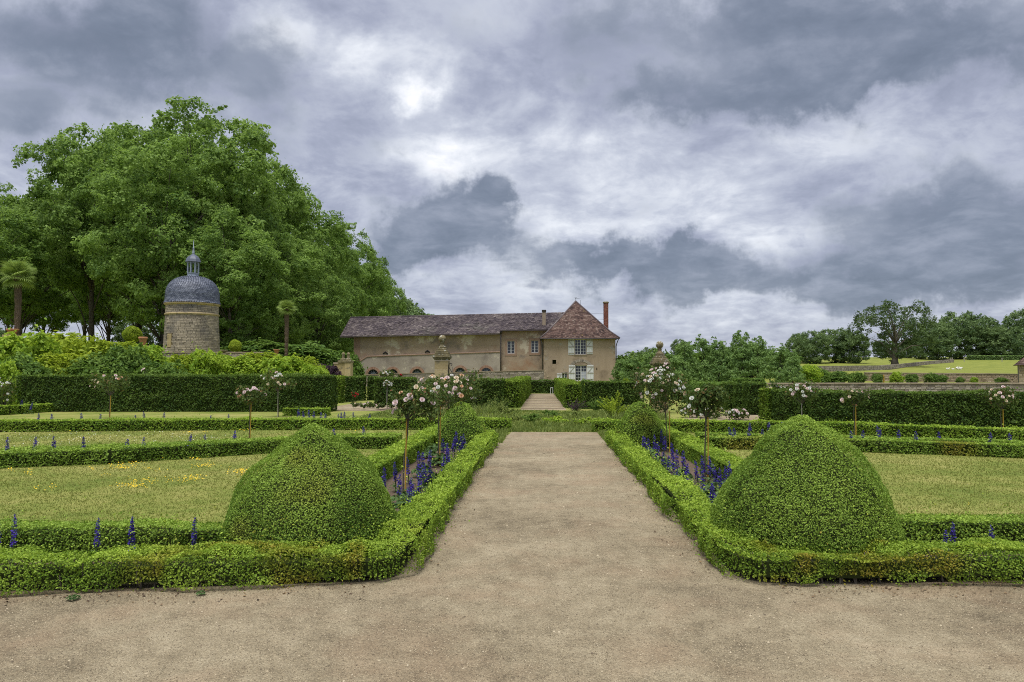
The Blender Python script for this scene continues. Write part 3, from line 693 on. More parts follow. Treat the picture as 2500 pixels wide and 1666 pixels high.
# ================================================================== trees and shrubs
def rand_dir(rs, n):
    return norm(rs.normal(0, 1, (n, 3)))
def clump_leaves(rs, C, rad, n, leaf, centre, droop=.2, flat=.72):
    """leaves on the outer shells of clumps C (k x 3) with radii rad"""
    k = len(C); idx = rs.choice(k, n, p=rad ** 2 / np.sum(rad ** 2))
    u = rand_dir(rs, n); out = norm(C[idx] - centre + np.array([0, 0, .6]) * rad[idx][:, None])
    flip = np.einsum('ij,ij->i', u, out) < -.25
    u[flip] *= -1
    r = rad[idx] * (1 - rs.exponential(.16, n)) * (1 + (rs.rand(n) < .25) * rs.exponential(.13, n))
    sc = np.ones((n, 3)); sc[:, 2] = flat
    P = C[idx] + u * sc * r[:, None]
    P[:, 2] -= droop * rad[idx] * np.maximum(0, np.hypot(u[:, 0], u[:, 1]) - .5)
    wob_ = np.column_stack([vnoise(P + k_, 1.6 / max(.3, float(np.median(rad)))) - .5 for k_ in (0.0, 37.1, 71.7)])     # break the round outline
    P = P + wob_ * np.median(rad) * 1.25
    Nn = norm(u + np.array([0, 0, .55]))
    return P, Nn, idx
def tree_meshes(seed, H, R, cb, nclump, nleaf, leaf, mat, clump=(1.3, 2.3), shape='plane', trunk_r=.42, bark='bark', trunk_h=None, tilt=.55, inner=.25, fork=9):
    """unit tree of height H: (trunk mesh, crown mesh)"""
    rs = np.random.RandomState(seed); C = []; rad = []
    cz, hz = (cb + H) / 2, (H - cb) / 2; centre = np.array([0, 0, cz])
    lob = rs.uniform(0, 6.28, 4)
    tries = 0
    while len(C) < nclump and tries < 20000:
        tries += 1
        zz = rs.uniform(-1, 1); th = rs.uniform(0, 6.2832); s = (rs.uniform(.3, .75) if rs.rand() < inner else rs.uniform(.80, 1.0)); t = (zz * s + 1) / 2
        if shape == 'cone': hr = max(.10, 1.2 * (1 - t) ** .75)
        elif shape == 'plane': hr = (1 - abs(zz) ** 2.3) ** (1 / 2.3) * (1 + .12 * math.sin(t * 3.14))
        else: hr = (1 - abs(zz) ** 2.2) ** (1 / 2.2)
        hr *= 1 + .15 * math.sin(2 * th + lob[0]) + .12 * math.sin(3 * th + lob[1] + t * 4) + .07 * math.sin(5 * th + lob[2] + t * 7)
        rc = rs.uniform(*clump) * (.7 if t > .85 else 1)
        p = np.array([math.cos(th) * s * R * hr, math.sin(th) * s * R * hr, cz + zz * s * hz * (1 + .10 * math.sin(3 * th + lob[3])) - rc * .5 * (t > .88)])
        if C and tries < 9000:
            if np.any(np.linalg.norm(np.array(C) - p, axis=1) < .40 * (rc + np.array(rad))): continue
        C.append(p); rad.append(rc)
    C = np.array(C); rad = np.array(rad)
    dd = np.linalg.norm(C[:, None] - C[None], axis=2) / (rad[:, None] + rad[None]) + np.eye(len(C)) * 9
    ok = np.sort(dd, 1)[:, 1] < 1.25; C, rad = C[ok], rad[ok]      # no clump hangs alone
    P, Nn, idx = clump_leaves(rs, C, rad, nleaf, leaf, centre)
    V = leaf_quads(P, Nn, leaf, aspect=.75, tilt=tilt, rs=rs, vary=.4)
    Rn = np.clip(rs.rand(nleaf) * .6 + rs.rand(len(C))[idx] * .5, 0, 1)
    crown = quad_mesh('crown', V, Rn, None, MAT[mat])
    g = Geo(); th_ = trunk_h or cb + (H - cb) * .55
    pts = []; rd = []
    for i in range(8):
        k = i / 7; pts.append((math.sin(k * 3 + seed) * .25 * k * R / 6, math.cos(k * 2.3 + seed) * .25 * k * R / 6, th_ * k)); rd.append(trunk_r * (1.35 - .35 * min(1, k * 6)) * (1 - .75 * k))
    g.tube(pts, rd, 9)
    order = rs.permutation(len(C))[:fork]
    for j in order:
        c = C[j]; k0 = min(.92, max(.25, (c[2] * .55) / th_)); b = Vector(pts[int(k0 * 7)]); e = Vector(c)
        mid = b.lerp(e, .5) + Vector((0, 0, .12 * (e - b).length))
        r0 = trunk_r * .34 * (1 - .5 * k0)
        g.tube([b, b.lerp(mid, .5) + Vector((0, 0, .05)), mid, mid.lerp(e, .6), e], [r0, r0 * .8, r0 * .6, r0 * .35, r0 * .12], 6)
    return g.mesh('trunk', MAT[bark], True), crown
def place_tree(meshes, name, label, x, y, H0_, H, group, rz=0, wide=1.0, cat='tree', z=None):
    s = H / H0_
    root = thing(name, label, cat, (x, y, TZ(x, y) - .1 if z is None else z), rz, group, (s * wide, s * wide, s))
    child('trunk', meshes[0], root); child('crown', meshes[1], root)
    return root

PLANES = [tree_meshes(100 + i, 28, 7.4, (9, 3.5, 2.5, 8)[i], 320, 84000, .29, 'plane', (.55, 1.7), fork=34) for i in range(4)]
GP = 'plane trees of the avenue on the left'
# (pixel column, distance, height, model, width, label)
rows = [(-70, 62, 15, 0, 1.0, 'plane tree cut by the left edge of the picture behind the big palm'),
        (45, 80, 20.5, 3, .9, 'plane tree left of the avenue with sky between its bare trunks'),
        (222, 72, 25.0, 0, .80, 'plane tree with the left shoulder of the great crown mass'),
        (335, 80, 27.5, 3, .9, 'plane tree between left shoulder and highest crown'),
        (395, 66, 22.0, 1, .85, 'plane tree standing just left of the domed tower'),
        (470, 75, 29.0, 1, 1.0, 'highest plane tree straight behind the domed tower'),
        (575, 84, 28.0, 2, .92, 'plane tree right behind the tower on the falling crown line'),
        (645, 94, 27.5, 2, .90, 'second plane tree right of the tower'),
        (720, 106, 28.0, 1, .90, 'third plane tree right of the tower behind the slim palm'),
        (785, 120, 28.5, 1, .88, 'fourth plane tree right of the tower'),
        (845, 138, 29.5, 2, .85, 'plane tree rising over the left end of the barn roof'),
        (893, 158, 28.5, 2, .80, 'plane tree behind the left part of the barn roof'),
        (925, 182, 26.5, 1, .75, 'last tall plane tree of the avenue before the low wood'),
        (15, 100, 19, 0, .8, 'thin trunked plane tree behind the big palm'),
        (105, 104, 20, 3, .8, 'thin trunked plane tree seen against the sky, second from the left edge'),
        (205, 100, 21, 0, .8, 'thin trunked plane tree against the sky between palm and clipped ball'),
        (262, 92, 20, 3, .8, 'thin trunked plane tree left behind the large clipped ball'),
        (335, 98, 22, 0, .8, 'thin trunked plane tree right behind the large clipped ball'),
        (560, 66, 14.0, 2, .9, 'low leaning plane crown beside the tower on its right'),
        (655, 76, 15.0, 1, .9, 'low drooping plane crown behind the slim palm'),
        (770, 92, 16.0, 2, .8, 'low drooping plane crown left of the barn')]
for i, (u, D, H, m, wd, lab) in enumerate(rows):
    x = PD(u, HOR, D).x
    place_tree(PLANES[m], 'plane_tree', lab, x, D, 28, H, GP, rz=i * 1.37, wide=wd * (28 / H) ** .45)
# darker wood behind, and far wood right of the avenue
WOOD = [tree_meshes(140 + i, 12, 5.2, .2, 170, 24000, .32, 'oak', (.5, 1.3), 'oak', .3, 'bark_dark') for i in range(3)]
GW = 'wood beyond the avenue and the barn'
far = [(960, 200, 23.0, 0), (992, 215, 21.0, 1), (1026, 235, 18.6, 2), (930, 190, 23, 1), (620, 118, 12, 0), (690, 128, 13, 1), (760, 135, 13, 2), (560, 112, 12, 2), (500, 108, 12, 1), (840, 150, 14, 0), (-20, 112, 6.5, 1), (128, 118, 4.5, 2), (250, 118, 4.5, 0), (330, 112, 8, 2)]
flab = ['dark tree in the far wood just above the barn roof', 'dark round tree right of the avenue over the roof ridge', 'rightmost dark tree of the wood sinking behind the barn roof', 'dark tree joining avenue and far wood',
        'dark undergrowth tree between the trunks right of the tower', 'dark undergrowth tree behind the slim palm', 'dark undergrowth tree left of the barn', 'dark undergrowth tree close right of the tower', 'dark undergrowth tree behind the tower foot', 'dark undergrowth tree behind the barn gable',
        'low tree far behind the big palm', 'low tree between the trunks right of the big palm', 'low tree under the crowns left of the clipped ball', 'low tree under the crowns right of the clipped ball']
for i, ((u, D, H, m), lab) in enumerate(zip(far, flab)):
    place_tree(WOOD[m], 'wood_tree', lab, PD(u, HOR, D).x, D, 12, H, GW, rz=i * 2.1)

# right hand side: far oak, hedgerow trees
OAK = tree_meshes(171, 15.5, 7.3, 2.4, 150, 19000, .30, 'oak_lone', (.55, 1.4), 'oak', .75, 'bark', fork=22, trunk_h=9)
x = PD(2185, HOR, 168).x
place_tree(OAK, 'oak_tree', 'big spreading oak with a thick trunk alone on the ridge by the field wall', x, 168, 15.5, 15.8, None, rz=.6)
GR = 'round trees on the right skyline'
for i, (u, D, H, m, wd, lab) in enumerate([(1985, 190, 9.0, 0, 1.0, 'round tree left of the big oak'), (2040, 196, 9.8, 1, 1.1, 'broad round tree close left of the big oak'), (2085, 192, 8.6, 2, 1.0, 'tree next to the big oak with a pale bare branch'),
        (2290, 228, 12.5, 1, 1.0, 'dark tree right of the big oak'), (2345, 236, 15.5, 2, 1.0, 'high dark tree over the white cattle'), (2400, 240, 14.5, 0, 1.05, 'dark tree in the middle of the right wood'),
        (2455, 230, 11, 1, 1.1, 'lower lighter tree in front of the right wood'), (2510, 245, 17, 2, 1.0, 'dark tree at the right edge of the picture'), (2250, 240, 10, 0, .9, 'small dark tree in the gap right of the oak'),
        (1950, 200, 8.0, 2, 1.0, 'tree half hidden behind the young trees'), (2160, 250, 6.5, 1, 1.2, 'low distant tree behind the oak trunk'), (2215, 255, 6.0, 0, 1.2, 'low distant tree right behind the oak')]):
    place_tree(WOOD[m], 'hedgerow_tree', lab, PD(u, HOR, D).x, D, 12, H, GR, rz=i * 1.7 + .5, wide=wd)
# distant blue-green wood behind the house corner
for i, (u, D, H, lab) in enumerate([(1518, 300, 8, 'far tree just right of the house'), (1560, 290, 10, 'far round tree between house and right pier'), (1590, 310, 10.5, 'far tree crown beside the right pier ball'), (1660, 300, 8, 'far tree right of the right pier ball')]):
    place_tree(WOOD[i % 3], 'distant_tree', lab, PD(u, HOR, D).x, D, 12, H, 'distant trees right of the house', rz=i)
# young airy trees
YOUNG = [tree_meshes(180 + i, 6, 2.0, .2, 190, 10000, .14, 'ash', (.12, .36), 'oak' if i == 1 else 'cone', .09, 'bark_dark', inner=.45, tilt=.7, fork=16, trunk_h=5.2) for i in range(3)]
GY = 'young trees behind the right pier'
for i, (u, D, ytop, m, wd, lab) in enumerate([(1640, 58, 855, 1, .9, 'young tree close behind the right stone pier'), (1672, 60, 822, 2, .85, 'young tree with a spiky top right of the pier'), (1718, 62, 812, 1, .9, 'young tree left of the gap of sky'), (1755, 60, 818, 2, .9, 'young tree with a loose crown in the middle of the group'),
        (1812, 58, 793, 0, .95, 'tallest pointed young tree of the right group'), (1850, 60, 808, 0, .9, 'pointed young tree right of the tallest one'), (1905, 56, 835, 1, .9, 'young tree with a thin dark trunk'), (1935, 52, 860, 2, .9, 'rightmost young tree, pale and low'),
        (1545, 62, 862, 1, 1.0, 'young tree between house and right pier'), (1585, 66, 850, 2, .9, 'young tree left behind the right pier'), (1515, 70, 868, 2, .9, 'young tree at the right corner of the house'), (1780, 66, 830, 1, .9, 'young tree behind the middle of the group'), (1880, 64, 842, 2, .9, 'young tree filling the back of the group')]):
    p = PD(u, HOR, D); z0 = TZ(p.x, D); H = EYE + (HOR - ytop) * D / FPX - z0
    place_tree(YOUNG[m], 'young_tree', lab, p.x, D, 6, H, GY, rz=i * 2.2, wide=wd * (6 / H) ** .3)

# shrubs ---------------------------------------------------------------
def bush_mesh(seed, mat, nclump=34, nleaf=6500, leaf=.085, clump=(.16, .30), bottom=.0):
    """unit bush: about 1 wide (radius .5), 1 high"""
    rs = np.random.RandomState(seed); C = []
    for _ in range(nclump):
        u = rand_dir(rs, 1)[0]; s = rs.uniform(.5, .95)
        C.append((u[0] * .42 * s, u[1] * .42 * s, max(.12, .48 + u[2] * .44 * s)))
    C = np.array(C); rad = rs.uniform(clump[0], clump[1], nclump)
    P, Nn, idx = clump_leaves(rs, C, rad, nleaf, leaf, np.array([0, 0, .3]), droop=.1, flat=.85)
    P[:, 2] = np.maximum(P[:, 2], .02)
    V = leaf_quads(P, Nn, leaf, aspect=.5, tilt=.6, rs=rs, vary=.4)
    return quad_mesh('foliage', V, np.clip(rs.rand(nleaf) * .75 + rs.rand(nclump)[idx] * .3, 0, 1), None, MAT[mat])
BUSH = {k: [bush_mesh(200 + 10 * j + i, k) for i in range(2)] for j, k in enumerate(('shrub', 'shrub_y', 'shrub_d', 'purple_leaf'))}
gst = Geo()
for k in range(7):
    a = k * .9; gst.tube([(.03 * math.cos(a), .03 * math.sin(a), 0), (.12 * math.cos(a), .12 * math.sin(a), .3), (.3 * math.cos(a), .3 * math.sin(a), .62)], [.03, .022, .008], 5)
STEMS = gst.mesh('stems', MAT['bark_dark'], True)
def bush(label, kind, u, D, vtop, wpx, group, sub=0, zbase=None, name='shrub', depth=1.0):
    p = PD(u, HOR, D); z0 = TZ(p.x, D) - .05 if zbase is None else zbase
    H = EYE + (HOR - vtop) * D / FPX - z0; wd = wpx * D / FPX
    root = thing(name, label, 'shrub', (p.x, D, z0), (u * 13.7) % 6.28, group, (wd, wd * depth, max(.3, H)))
    child('foliage', BUSH[kind][sub], root); child('stems', STEMS, root)
    return root
GS = 'bright shrubs along the left terrace'
for i, (k, u, D, vt, wp, lab) in enumerate([
    ('shrub', -30, 36, 818, 190, 'light green shrub cut by the left edge'), ('shrub', 62, 37, 815, 150, 'tall light green shrub below the big palm'), ('shrub_y', 130, 44, 812, 140, 'golden shrub right of the big palm pot'),
    ('shrub_y', 200, 40, 826, 150, 'broad golden shrub in the left shrub row'), ('shrub', 262, 42, 838, 120, 'light green shrub left of the clipped ball'), ('shrub_d', 312, 39, 845, 95, 'darker green shrub below the clipped ball'),
    ('shrub', 362, 41, 842, 100, 'light green shrub below the square terracotta pot'), ('shrub_y', 300, 46, 835, 120, 'golden shrub at the back of the row below the ball'), ('shrub_d', 60, 33, 880, 120, 'dark shrub low at the left behind the hedge end'),
    ('shrub', 425, 43, 872, 90, 'light shrub at the left foot of the tower'), ('shrub_y', 452, 40, 868, 85, 'golden shrub before the tower door'), ('shrub', 500, 40, 856, 80, 'light green shrub before the tower foot'),
    ('shrub', 548, 45, 866, 50, 'small round shrub left of the stone urn'), ('shrub', 590, 42, 872, 100, 'bright low shrub right of the terrace post'), ('shrub_y', 640, 43, 862, 110, 'golden shrub left of the terracotta urn'),
    ('shrub', 690, 42, 872, 100, 'light green shrub below the terracotta urn'), ('shrub_y', 725, 43, 872, 100, 'golden shrub at the right end of the row'), ('shrub', 765, 42, 892, 70, 'low light shrub at the right end of the row'),
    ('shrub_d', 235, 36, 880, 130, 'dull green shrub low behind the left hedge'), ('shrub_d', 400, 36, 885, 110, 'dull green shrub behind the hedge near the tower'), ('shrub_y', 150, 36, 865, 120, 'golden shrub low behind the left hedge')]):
    bush(lab, k, u, D, vt, wp, GS, i % 2)
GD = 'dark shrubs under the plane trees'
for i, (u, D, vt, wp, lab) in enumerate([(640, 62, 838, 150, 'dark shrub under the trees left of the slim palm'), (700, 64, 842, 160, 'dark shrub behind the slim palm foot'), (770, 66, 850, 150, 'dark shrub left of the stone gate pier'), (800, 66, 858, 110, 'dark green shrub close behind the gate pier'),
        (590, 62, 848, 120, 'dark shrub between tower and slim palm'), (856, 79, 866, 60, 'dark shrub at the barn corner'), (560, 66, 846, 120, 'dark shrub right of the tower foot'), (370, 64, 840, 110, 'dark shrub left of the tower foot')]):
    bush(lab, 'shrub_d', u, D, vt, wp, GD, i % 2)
bush('purple leaved shrub left of the stone gate pier', 'purple_leaf', 805, 50, 893, 46, None)
bush('purple leaved shrub behind the golden shrub by the gate pier', 'purple_leaf', 780, 52, 888, 40, None)
GQ = 'shrubs and espaliers before the field walls'
for i, (u, D, vt, wp, lab, k) in enumerate([(2000, 60, 905, 45, 'pale bush right of the young trees', 'shrub_d'), (2045, 62, 908, 55, 'wide bush before the far field wall', 'shrub_d'), (2090, 63, 912, 40, 'dark bush at the corner of the field wall', 'shrub_d'), (2141, 63, 913, 22, 'round wall shrub left of the yellow post', 'shrub_d'), (2190, 62, 908, 26, 'upright pale wall shrub', 'shrub'), (2226, 63, 914, 24, 'narrow dark wall shrub', 'shrub_d'),
        (2272, 63, 914, 30, 'dark wall shrub left of the twin', 'shrub_d'), (2295, 63, 916, 26, 'dark wall shrub under the cattle', 'shrub_d'), (2345, 63, 922, 18, 'low wall shrub at middle of the wall', 'shrub_d'), (2378, 63, 921, 14, 'thin pale wall shrub left of the hut', 'shrub'), (2445, 63, 923, 26, 'dark wall shrub near the stone hut', 'shrub_d'), (1975, 58, 893, 50, 'tall pale shrub at the right end of the young trees', 'shrub')]):
    bush(lab, k, u, D, vt, wp, GQ, i % 2)
for (u, D, vt, wp, lab, k) in [(1418, 32.8, 931, 40, 'golden tuft on the hedge corner by the far path', 'shrub_y'), (1530, 40, 926, 24, 'small golden shrub behind the hedge by the house', 'shrub_y'), (1695, 30, 940, 40, 'clipped dark standard bush behind the rose', 'shrub_d')]:
    bush(lab, k, u, D, vt, wp, None)
bush('leafy vine shrub with broad leaves at the left edge', 'shrub', 8, 30, 885, 75, None, 1)

for (u, vt, lab) in [(1655, 868, 'dark thicket behind the young trees, leftmost'), (1705, 858, 'dark thicket behind the young trees, second from left'), (1765, 856, 'dark thicket behind the young trees, in the middle'), (1830, 852, 'dark thicket behind the young trees, under the tallest'), (1890, 862, 'dark thicket behind the young trees, rightmost'), (1600, 866, 'dark thicket behind the right pier'), (1540, 872, 'dark thicket right of the house corner')]:
    bush(lab, 'shrub_d', u, 82, vt, 100, 'thickets behind the young trees', int(u) % 2, name='thicket')
# palms ------------------------------------------------------------------
def palm(label, u, D, vbase_z, vtop, crown_px, lean=0.0, tw=.16, seed=1):
    r = random.Random(seed); p = PD(u, HOR, D); Hc = EYE + (HOR - vtop) * D / FPX - vbase_z
    root = thing('palm_tree', label, 'palm', (p.x, D, vbase_z), 0, 'palms on the left terrace')
    g = Geo(); n = 26; pts = []; rd = []
    for i in range(n):
        k = i / (n - 1); pts.append((lean * (1 - k) * k * 2, 0, Hc * k)); rd.append(tw * (.72 + .45 * k) * r.uniform(.86, 1.12))
    g.tube(pts, rd, 9)
    for i in range(240):   # fibre and old leaf bases
        k = r.uniform(.04, .99); a = r.uniform(0, 6.28); rr = tw * (.72 + .45 * k); q = Vector((lean * (1 - k) * k * 2 + rr * math.cos(a), rr * math.sin(a), Hc * k))
        o_ = Vector((math.cos(a), math.sin(a), -.9)) * tw * .42; t_ = Vector((-math.sin(a), math.cos(a), 0)) * tw * .14
        g.add([q - t_, q + t_, q + o_], [(0, 1, 2)])
    g.obj('trunk', MAT['palm_bark'], root)
    R = crown_px / 2 * D / FPX
    f = Geo(); stem = .42
    f.tube([(0, 0, 0), (stem * .5, 0, .03), (stem, 0, .03)], [.018, .014, .012], 4)
    for j in range(24):
        a = math.radians(-118 + 236 * j / 23); L = .60 * (1 - .18 * abs(a) / 2.06); d = Vector((math.cos(a), math.sin(a), 0)); t_ = Vector((-d.y, d.x, 0)) * .021
        o0 = Vector((stem, 0, .03)); m_ = o0 + d * L * .6 + Vector((0, 0, .025)); e = o0 + d * L + Vector((0, 0, -.07 - r.random() * .06))
        f.add([o0 - t_ * .3, o0 + t_ * .3, m_ + t_, m_ - t_, e], [(0, 1, 2, 3), (3, 2, 4)])
    fm = f.mesh('frond', MAT['palm'])
    for i in range(34):
        k = i / 33; el = math.radians(78 - 118 * k ** 1.1 + r.uniform(-8, 8)); az = i * 2.39996
        child('frond', fm, root, (0, 0, Hc - .05), (r.uniform(-.5, .5), -el, az), R * r.uniform(.9, 1.15))
    return root
palm('tall palm with a shaggy trunk at the left edge, above the golden shrubs', 36, 47, 3.2, 668, 98, .2, .20, 3)
palm('slim tall palm in front of the dark trees right of the tower', 698, 56, 2.8, 752, 52, .05, .17, 9)
# ================================================================== buildings and stonework
MAT['stone'] = pmat('tower_stone', [(.17, .145, .115), (.30, .255, .195), (.42, .355, .265), (.54, .465, .36)], 1.3, rnd=.5, bump=.5, bscale=9, blot=[((.17, .155, .14), .55, .50, .66)])
MAT['mortar'] = pmat('mortar', [(.17, .145, .11), (.27, .23, .18)], 4, bump=.3)
MAT['pier'] = pmat('pier_stone', [(.28, .22, .12), (.42, .33, .17), (.50, .41, .24)], 2.2, rnd=.35, bump=.4, bscale=14, blot=[((.12, .11, .085), 3.0, .55, .68), ((.50, .48, .42), 7, .64, .70)])
MAT['lichen_stone'] = pmat('lichened_stone', [(.085, .078, .05), (.19, .16, .085), (.30, .25, .14)], 5, bump=.9, bscale=18, rnd=.2, blot=[((.55, .54, .48), 9, .58, .66), ((.30, .20, .05), 6, .62, .72)])
MAT['slate'] = pmat('slate', [(.055, .065, .095), (.10, .115, .155), (.16, .175, .22)], 2, rnd=1.0, rough=.5, spec=.4)
MAT['lead'] = pmat('grey_painted_wood', [(.22, .26, .32), (.34, .39, .45)], 6, rough=.6)
MAT['render'] = pmat('ochre_render', [(.28, .21, .145), (.37, .285, .20), (.43, .345, .255)], .8, rough=.95, bump=.4, bscale=5, blot=[((.35, .31, .25), 1.2, .58, .66), ((.20, .15, .105), .6, .52, .70)], streak=True)
MAT['render_old'] = pmat('old_barn_render', [(.27, .195, .135), (.38, .29, .205), (.47, .375, .275)], .55, rough=.95, bump=.5, bscale=4, blot=[((.24, .195, .155), .45, .54, .64), ((.33, .19, .115), .30, .54, .66), ((.56, .49, .37), .38, .56, .60)])
MAT['render_low'] = pmat('grey_barn_render', [(.28, .235, .19), (.37, .32, .26), (.43, .375, .31)], .5, rough=.95, bump=.4, bscale=4, blot=[((.56, .50, .38), .45, .58, .62), ((.21, .175, .15), .4, .52, .68)])
MAT['brick'] = pmat('brick', [(.15, .05, .035), (.23, .085, .06), (.29, .135, .095)], 3, rnd=.9, bump=.3, bscale=20)
MAT['brick_pale'] = pmat('pale_brick', [(.27, .15, .10), (.36, .215, .15), (.42, .28, .20)], 3, rnd=.7, bump=.3, bscale=20)
MAT['pipe'] = pmat('dark_pipe', [(.045, .04, .04), (.09, .08, .075)], 8, rough=.6)
MAT['tile'] = pmat('barn_roof_tile', [(.045, .037, .044), (.085, .068, .074), (.135, .110, .108), (.26, .225, .20)], .5, rnd=.55, rough=.9, blot=[((.15, .14, .12), .35, .56, .74)])
MAT['tile_red'] = pmat('house_roof_tile', [(.045, .030, .028), (.095, .058, .048), (.135, .085, .068), (.21, .16, .13)], .8, rnd=.8, rough=.9, blot=[((.24, .17, .07), .8, .64, .72)])
MAT['white'] = pmat('white_paint', [(.60, .61, .59), (.74, .75, .73)], 3, rough=.6)
MAT['pink_trim'] = pmat('pink_stone_trim', [(.30, .195, .135), (.38, .265, .19)], 3)
m, t, p, o = new_mat('window_glass'); p.inputs['Base Color'].default_value = (.018, .022, .03, 1); p.inputs['Roughness'].default_value = .06; p.inputs['Specular IOR Level'].default_value = .7; MAT['glass'] = m
m, t, p, o = new_mat('net_curtain'); p.inputs['Base Color'].default_value = (.38, .40, .46, 1); p.inputs['Roughness'].default_value = .4; MAT['curtain'] = m
MAT['rubble'] = pmat('rubble_stone', [(.17, .145, .12), (.30, .26, .21), (.42, .365, .30)], 1.6, rnd=.9, bump=.6, bscale=10, blot=[((.38, .37, .36), 1.1, .64, .70)])
MAT['rubble_tan'] = pmat('tan_rubble_stone', [(.26, .195, .125), (.38, .295, .195), (.46, .375, .27)], 1.6, rnd=.8, bump=.6, bscale=10)
MAT['coping'] = pmat('coping_stone', [(.25, .20, .14), (.42, .34, .25)], 2, rnd=.5, bump=.4, bscale=12)

def stones_on_front(g, x0, x1, z0, z1, y, ch, sw, rs, proud=.025, skip=None):
    z = z0
    while z < z1 - .02:
        h = min(ch * rs.uniform(.75, 1.3), z1 - z); x = x0 - rs.uniform(0, sw)
        while x < x1:
            w = sw * rs.uniform(.55, 1.5); a = max(x, x0); b = min(x + w, x1)
            if b - a > .03 and not (skip and skip((a + b) / 2, z + h / 2)):
                q = proud * rs.uniform(.3, 1.2); e = .012
                g.add([(a + e, y, z + e), (b - e, y, z + e), (b - e, y, z + h - e), (a + e, y, z + h - e),
                       (a + 2 * e, y - q, z + 2 * e), (b - 2 * e, y - q * rs.uniform(.7, 1.2), z + 2 * e), (b - 2 * e, y - q, z + h - 2 * e), (a + 2 * e, y - q * rs.uniform(.7, 1.2), z + h - 2 * e)],
                      [(4, 5, 6, 7), (0, 1, 5, 4), (1, 2, 6, 5), (2, 3, 7, 6), (3, 0, 4, 7)], rs.random())
            x += w
        z += h
def tiles(g, el, er, rr, rl, rows, tw, rs, lift=.03, bow=None):
    """rows of lapped tiles over the roof plane eave-left, eave-right, ridge-right, ridge-left"""
    el, er, rr, rl = map(Vector, (el, er, rr, rl)); nrm = (er - el).cross(rl - el if (rl - el).length > .1 else rr - el).normalized()
    if nrm.z < 0: nrm = -nrm
    for i in range(rows):
        k0 = i / rows; k1 = min(1.0, (i + 1.22) / rows)
        a0 = el.lerp(rl, k0); b0 = er.lerp(rr, k0); a1 = el.lerp(rl, k1); b1 = er.lerp(rr, k1)
        L = (b0 - a0).length
        if L < .05: continue
        n = max(1, int(L / tw)); off = (i % 2) * .5
        for j in range(-1, n + 1):
            s0 = (j + off) / n; s1 = (j + 1 + off) / n; c0, c1 = max(0, s0), min(1, s1)
            if c1 - c0 < .15 / n: continue
            gap = .03 / n; l = lift * rs.uniform(.6, 1.5)
            p0 = a0.lerp(b0, c0 + gap) + nrm * l; p1 = a0.lerp(b0, c1 - gap) + nrm * l * rs.uniform(.7, 1.3); p2 = a1.lerp(b1, c1 - gap) + nrm * .004; p3 = a1.lerp(b1, c0 + gap) + nrm * .004
            dn = -nrm * l * 1.1
            g.add([p0, p1, p2, p3, p0 + dn, p1 + dn], [(0, 1, 2, 3), (4, 5, 1, 0)], rs.random())
def wall_holes(g, x0, x1, z0, z1, y, holes, t=.28):
    xs = sorted(set([x0, x1] + [h[0] for h in holes] + [h[1] for h in holes])); zs = sorted(set([z0, z1] + [h[2] for h in holes] + [h[3] for h in holes]))
    for i in range(len(xs) - 1):
        for k in range(len(zs) - 1):
            cx, cz = (xs[i] + xs[i + 1]) / 2, (zs[k] + zs[k + 1]) / 2
            if any(h[0] < cx < h[1] and h[2] < cz < h[3] for h in holes): continue
            g.add([(xs[i], y, zs[k]), (xs[i + 1], y, zs[k]), (xs[i + 1], y, zs[k + 1]), (xs[i], y, zs[k + 1])], [(0, 1, 2, 3)])
    for (a, b, c, d) in holes:
        g.add([(a, y, c), (b, y, c), (b, y, d), (a, y, d), (a, y + t, c), (b, y + t, c), (b, y + t, d), (a, y + t, d)], [(0, 4, 5, 1), (1, 5, 6, 2), (2, 6, 7, 3), (3, 7, 4, 0)])
def window(root, x0, x1, z0, z1, y, cols, rows, mat='white', curtain=False, mull=True):
    g = Geo(); f = .055; e = .022
    g.box(x0, x0 + f, y, y + .06, z0, z1); g.box(x1 - f, x1, y, y + .06, z0, z1); g.box(x0 + f, x1 - f, y, y + .06, z0, z0 + f); g.box(x0 + f, x1 - f, y, y + .06, z1 - f, z1)
    if mull: xm = (x0 + x1) / 2; g.box(xm - .045, xm + .045, y - .012, y + .05, z0 + f, z1 - f)
    for c in range(1, cols):
        if mull and c * 2 == cols: continue
        xx = x0 + (x1 - x0) * c / cols; g.box(xx - e / 2 - .004, xx + e / 2 + .004, y + .012, y + .045, z0 + f, z1 - f)
    for r_ in range(1, rows):
        zz = z0 + (z1 - z0) * r_ / rows; g.box(x0 + f, x1 - f, y + .014, y + .043, zz - e / 2, zz + e / 2)
    o = g.obj('window', MAT[mat], root)
    pm = Geo().box(0, 1, 0, .01, 0, 1).mesh('pane', MAT['glass']); cm = Geo().box(0, 1, 0, .01, 0, 1).mesh('pane', MAT['curtain'])
    for c in range(cols):
        for r_ in range(rows):
            child('pane', cm if (curtain and r_ < rows * .55 and c >= cols / 2) else pm, o, (x0 + (x1 - x0) * c / cols, y + .03, z0 + (z1 - z0) * r_ / rows), (random.uniform(-.012, .012), 0, random.uniform(-.012, .012)), ((x1 - x0) / cols, 1, (z1 - z0) / rows))
    return o
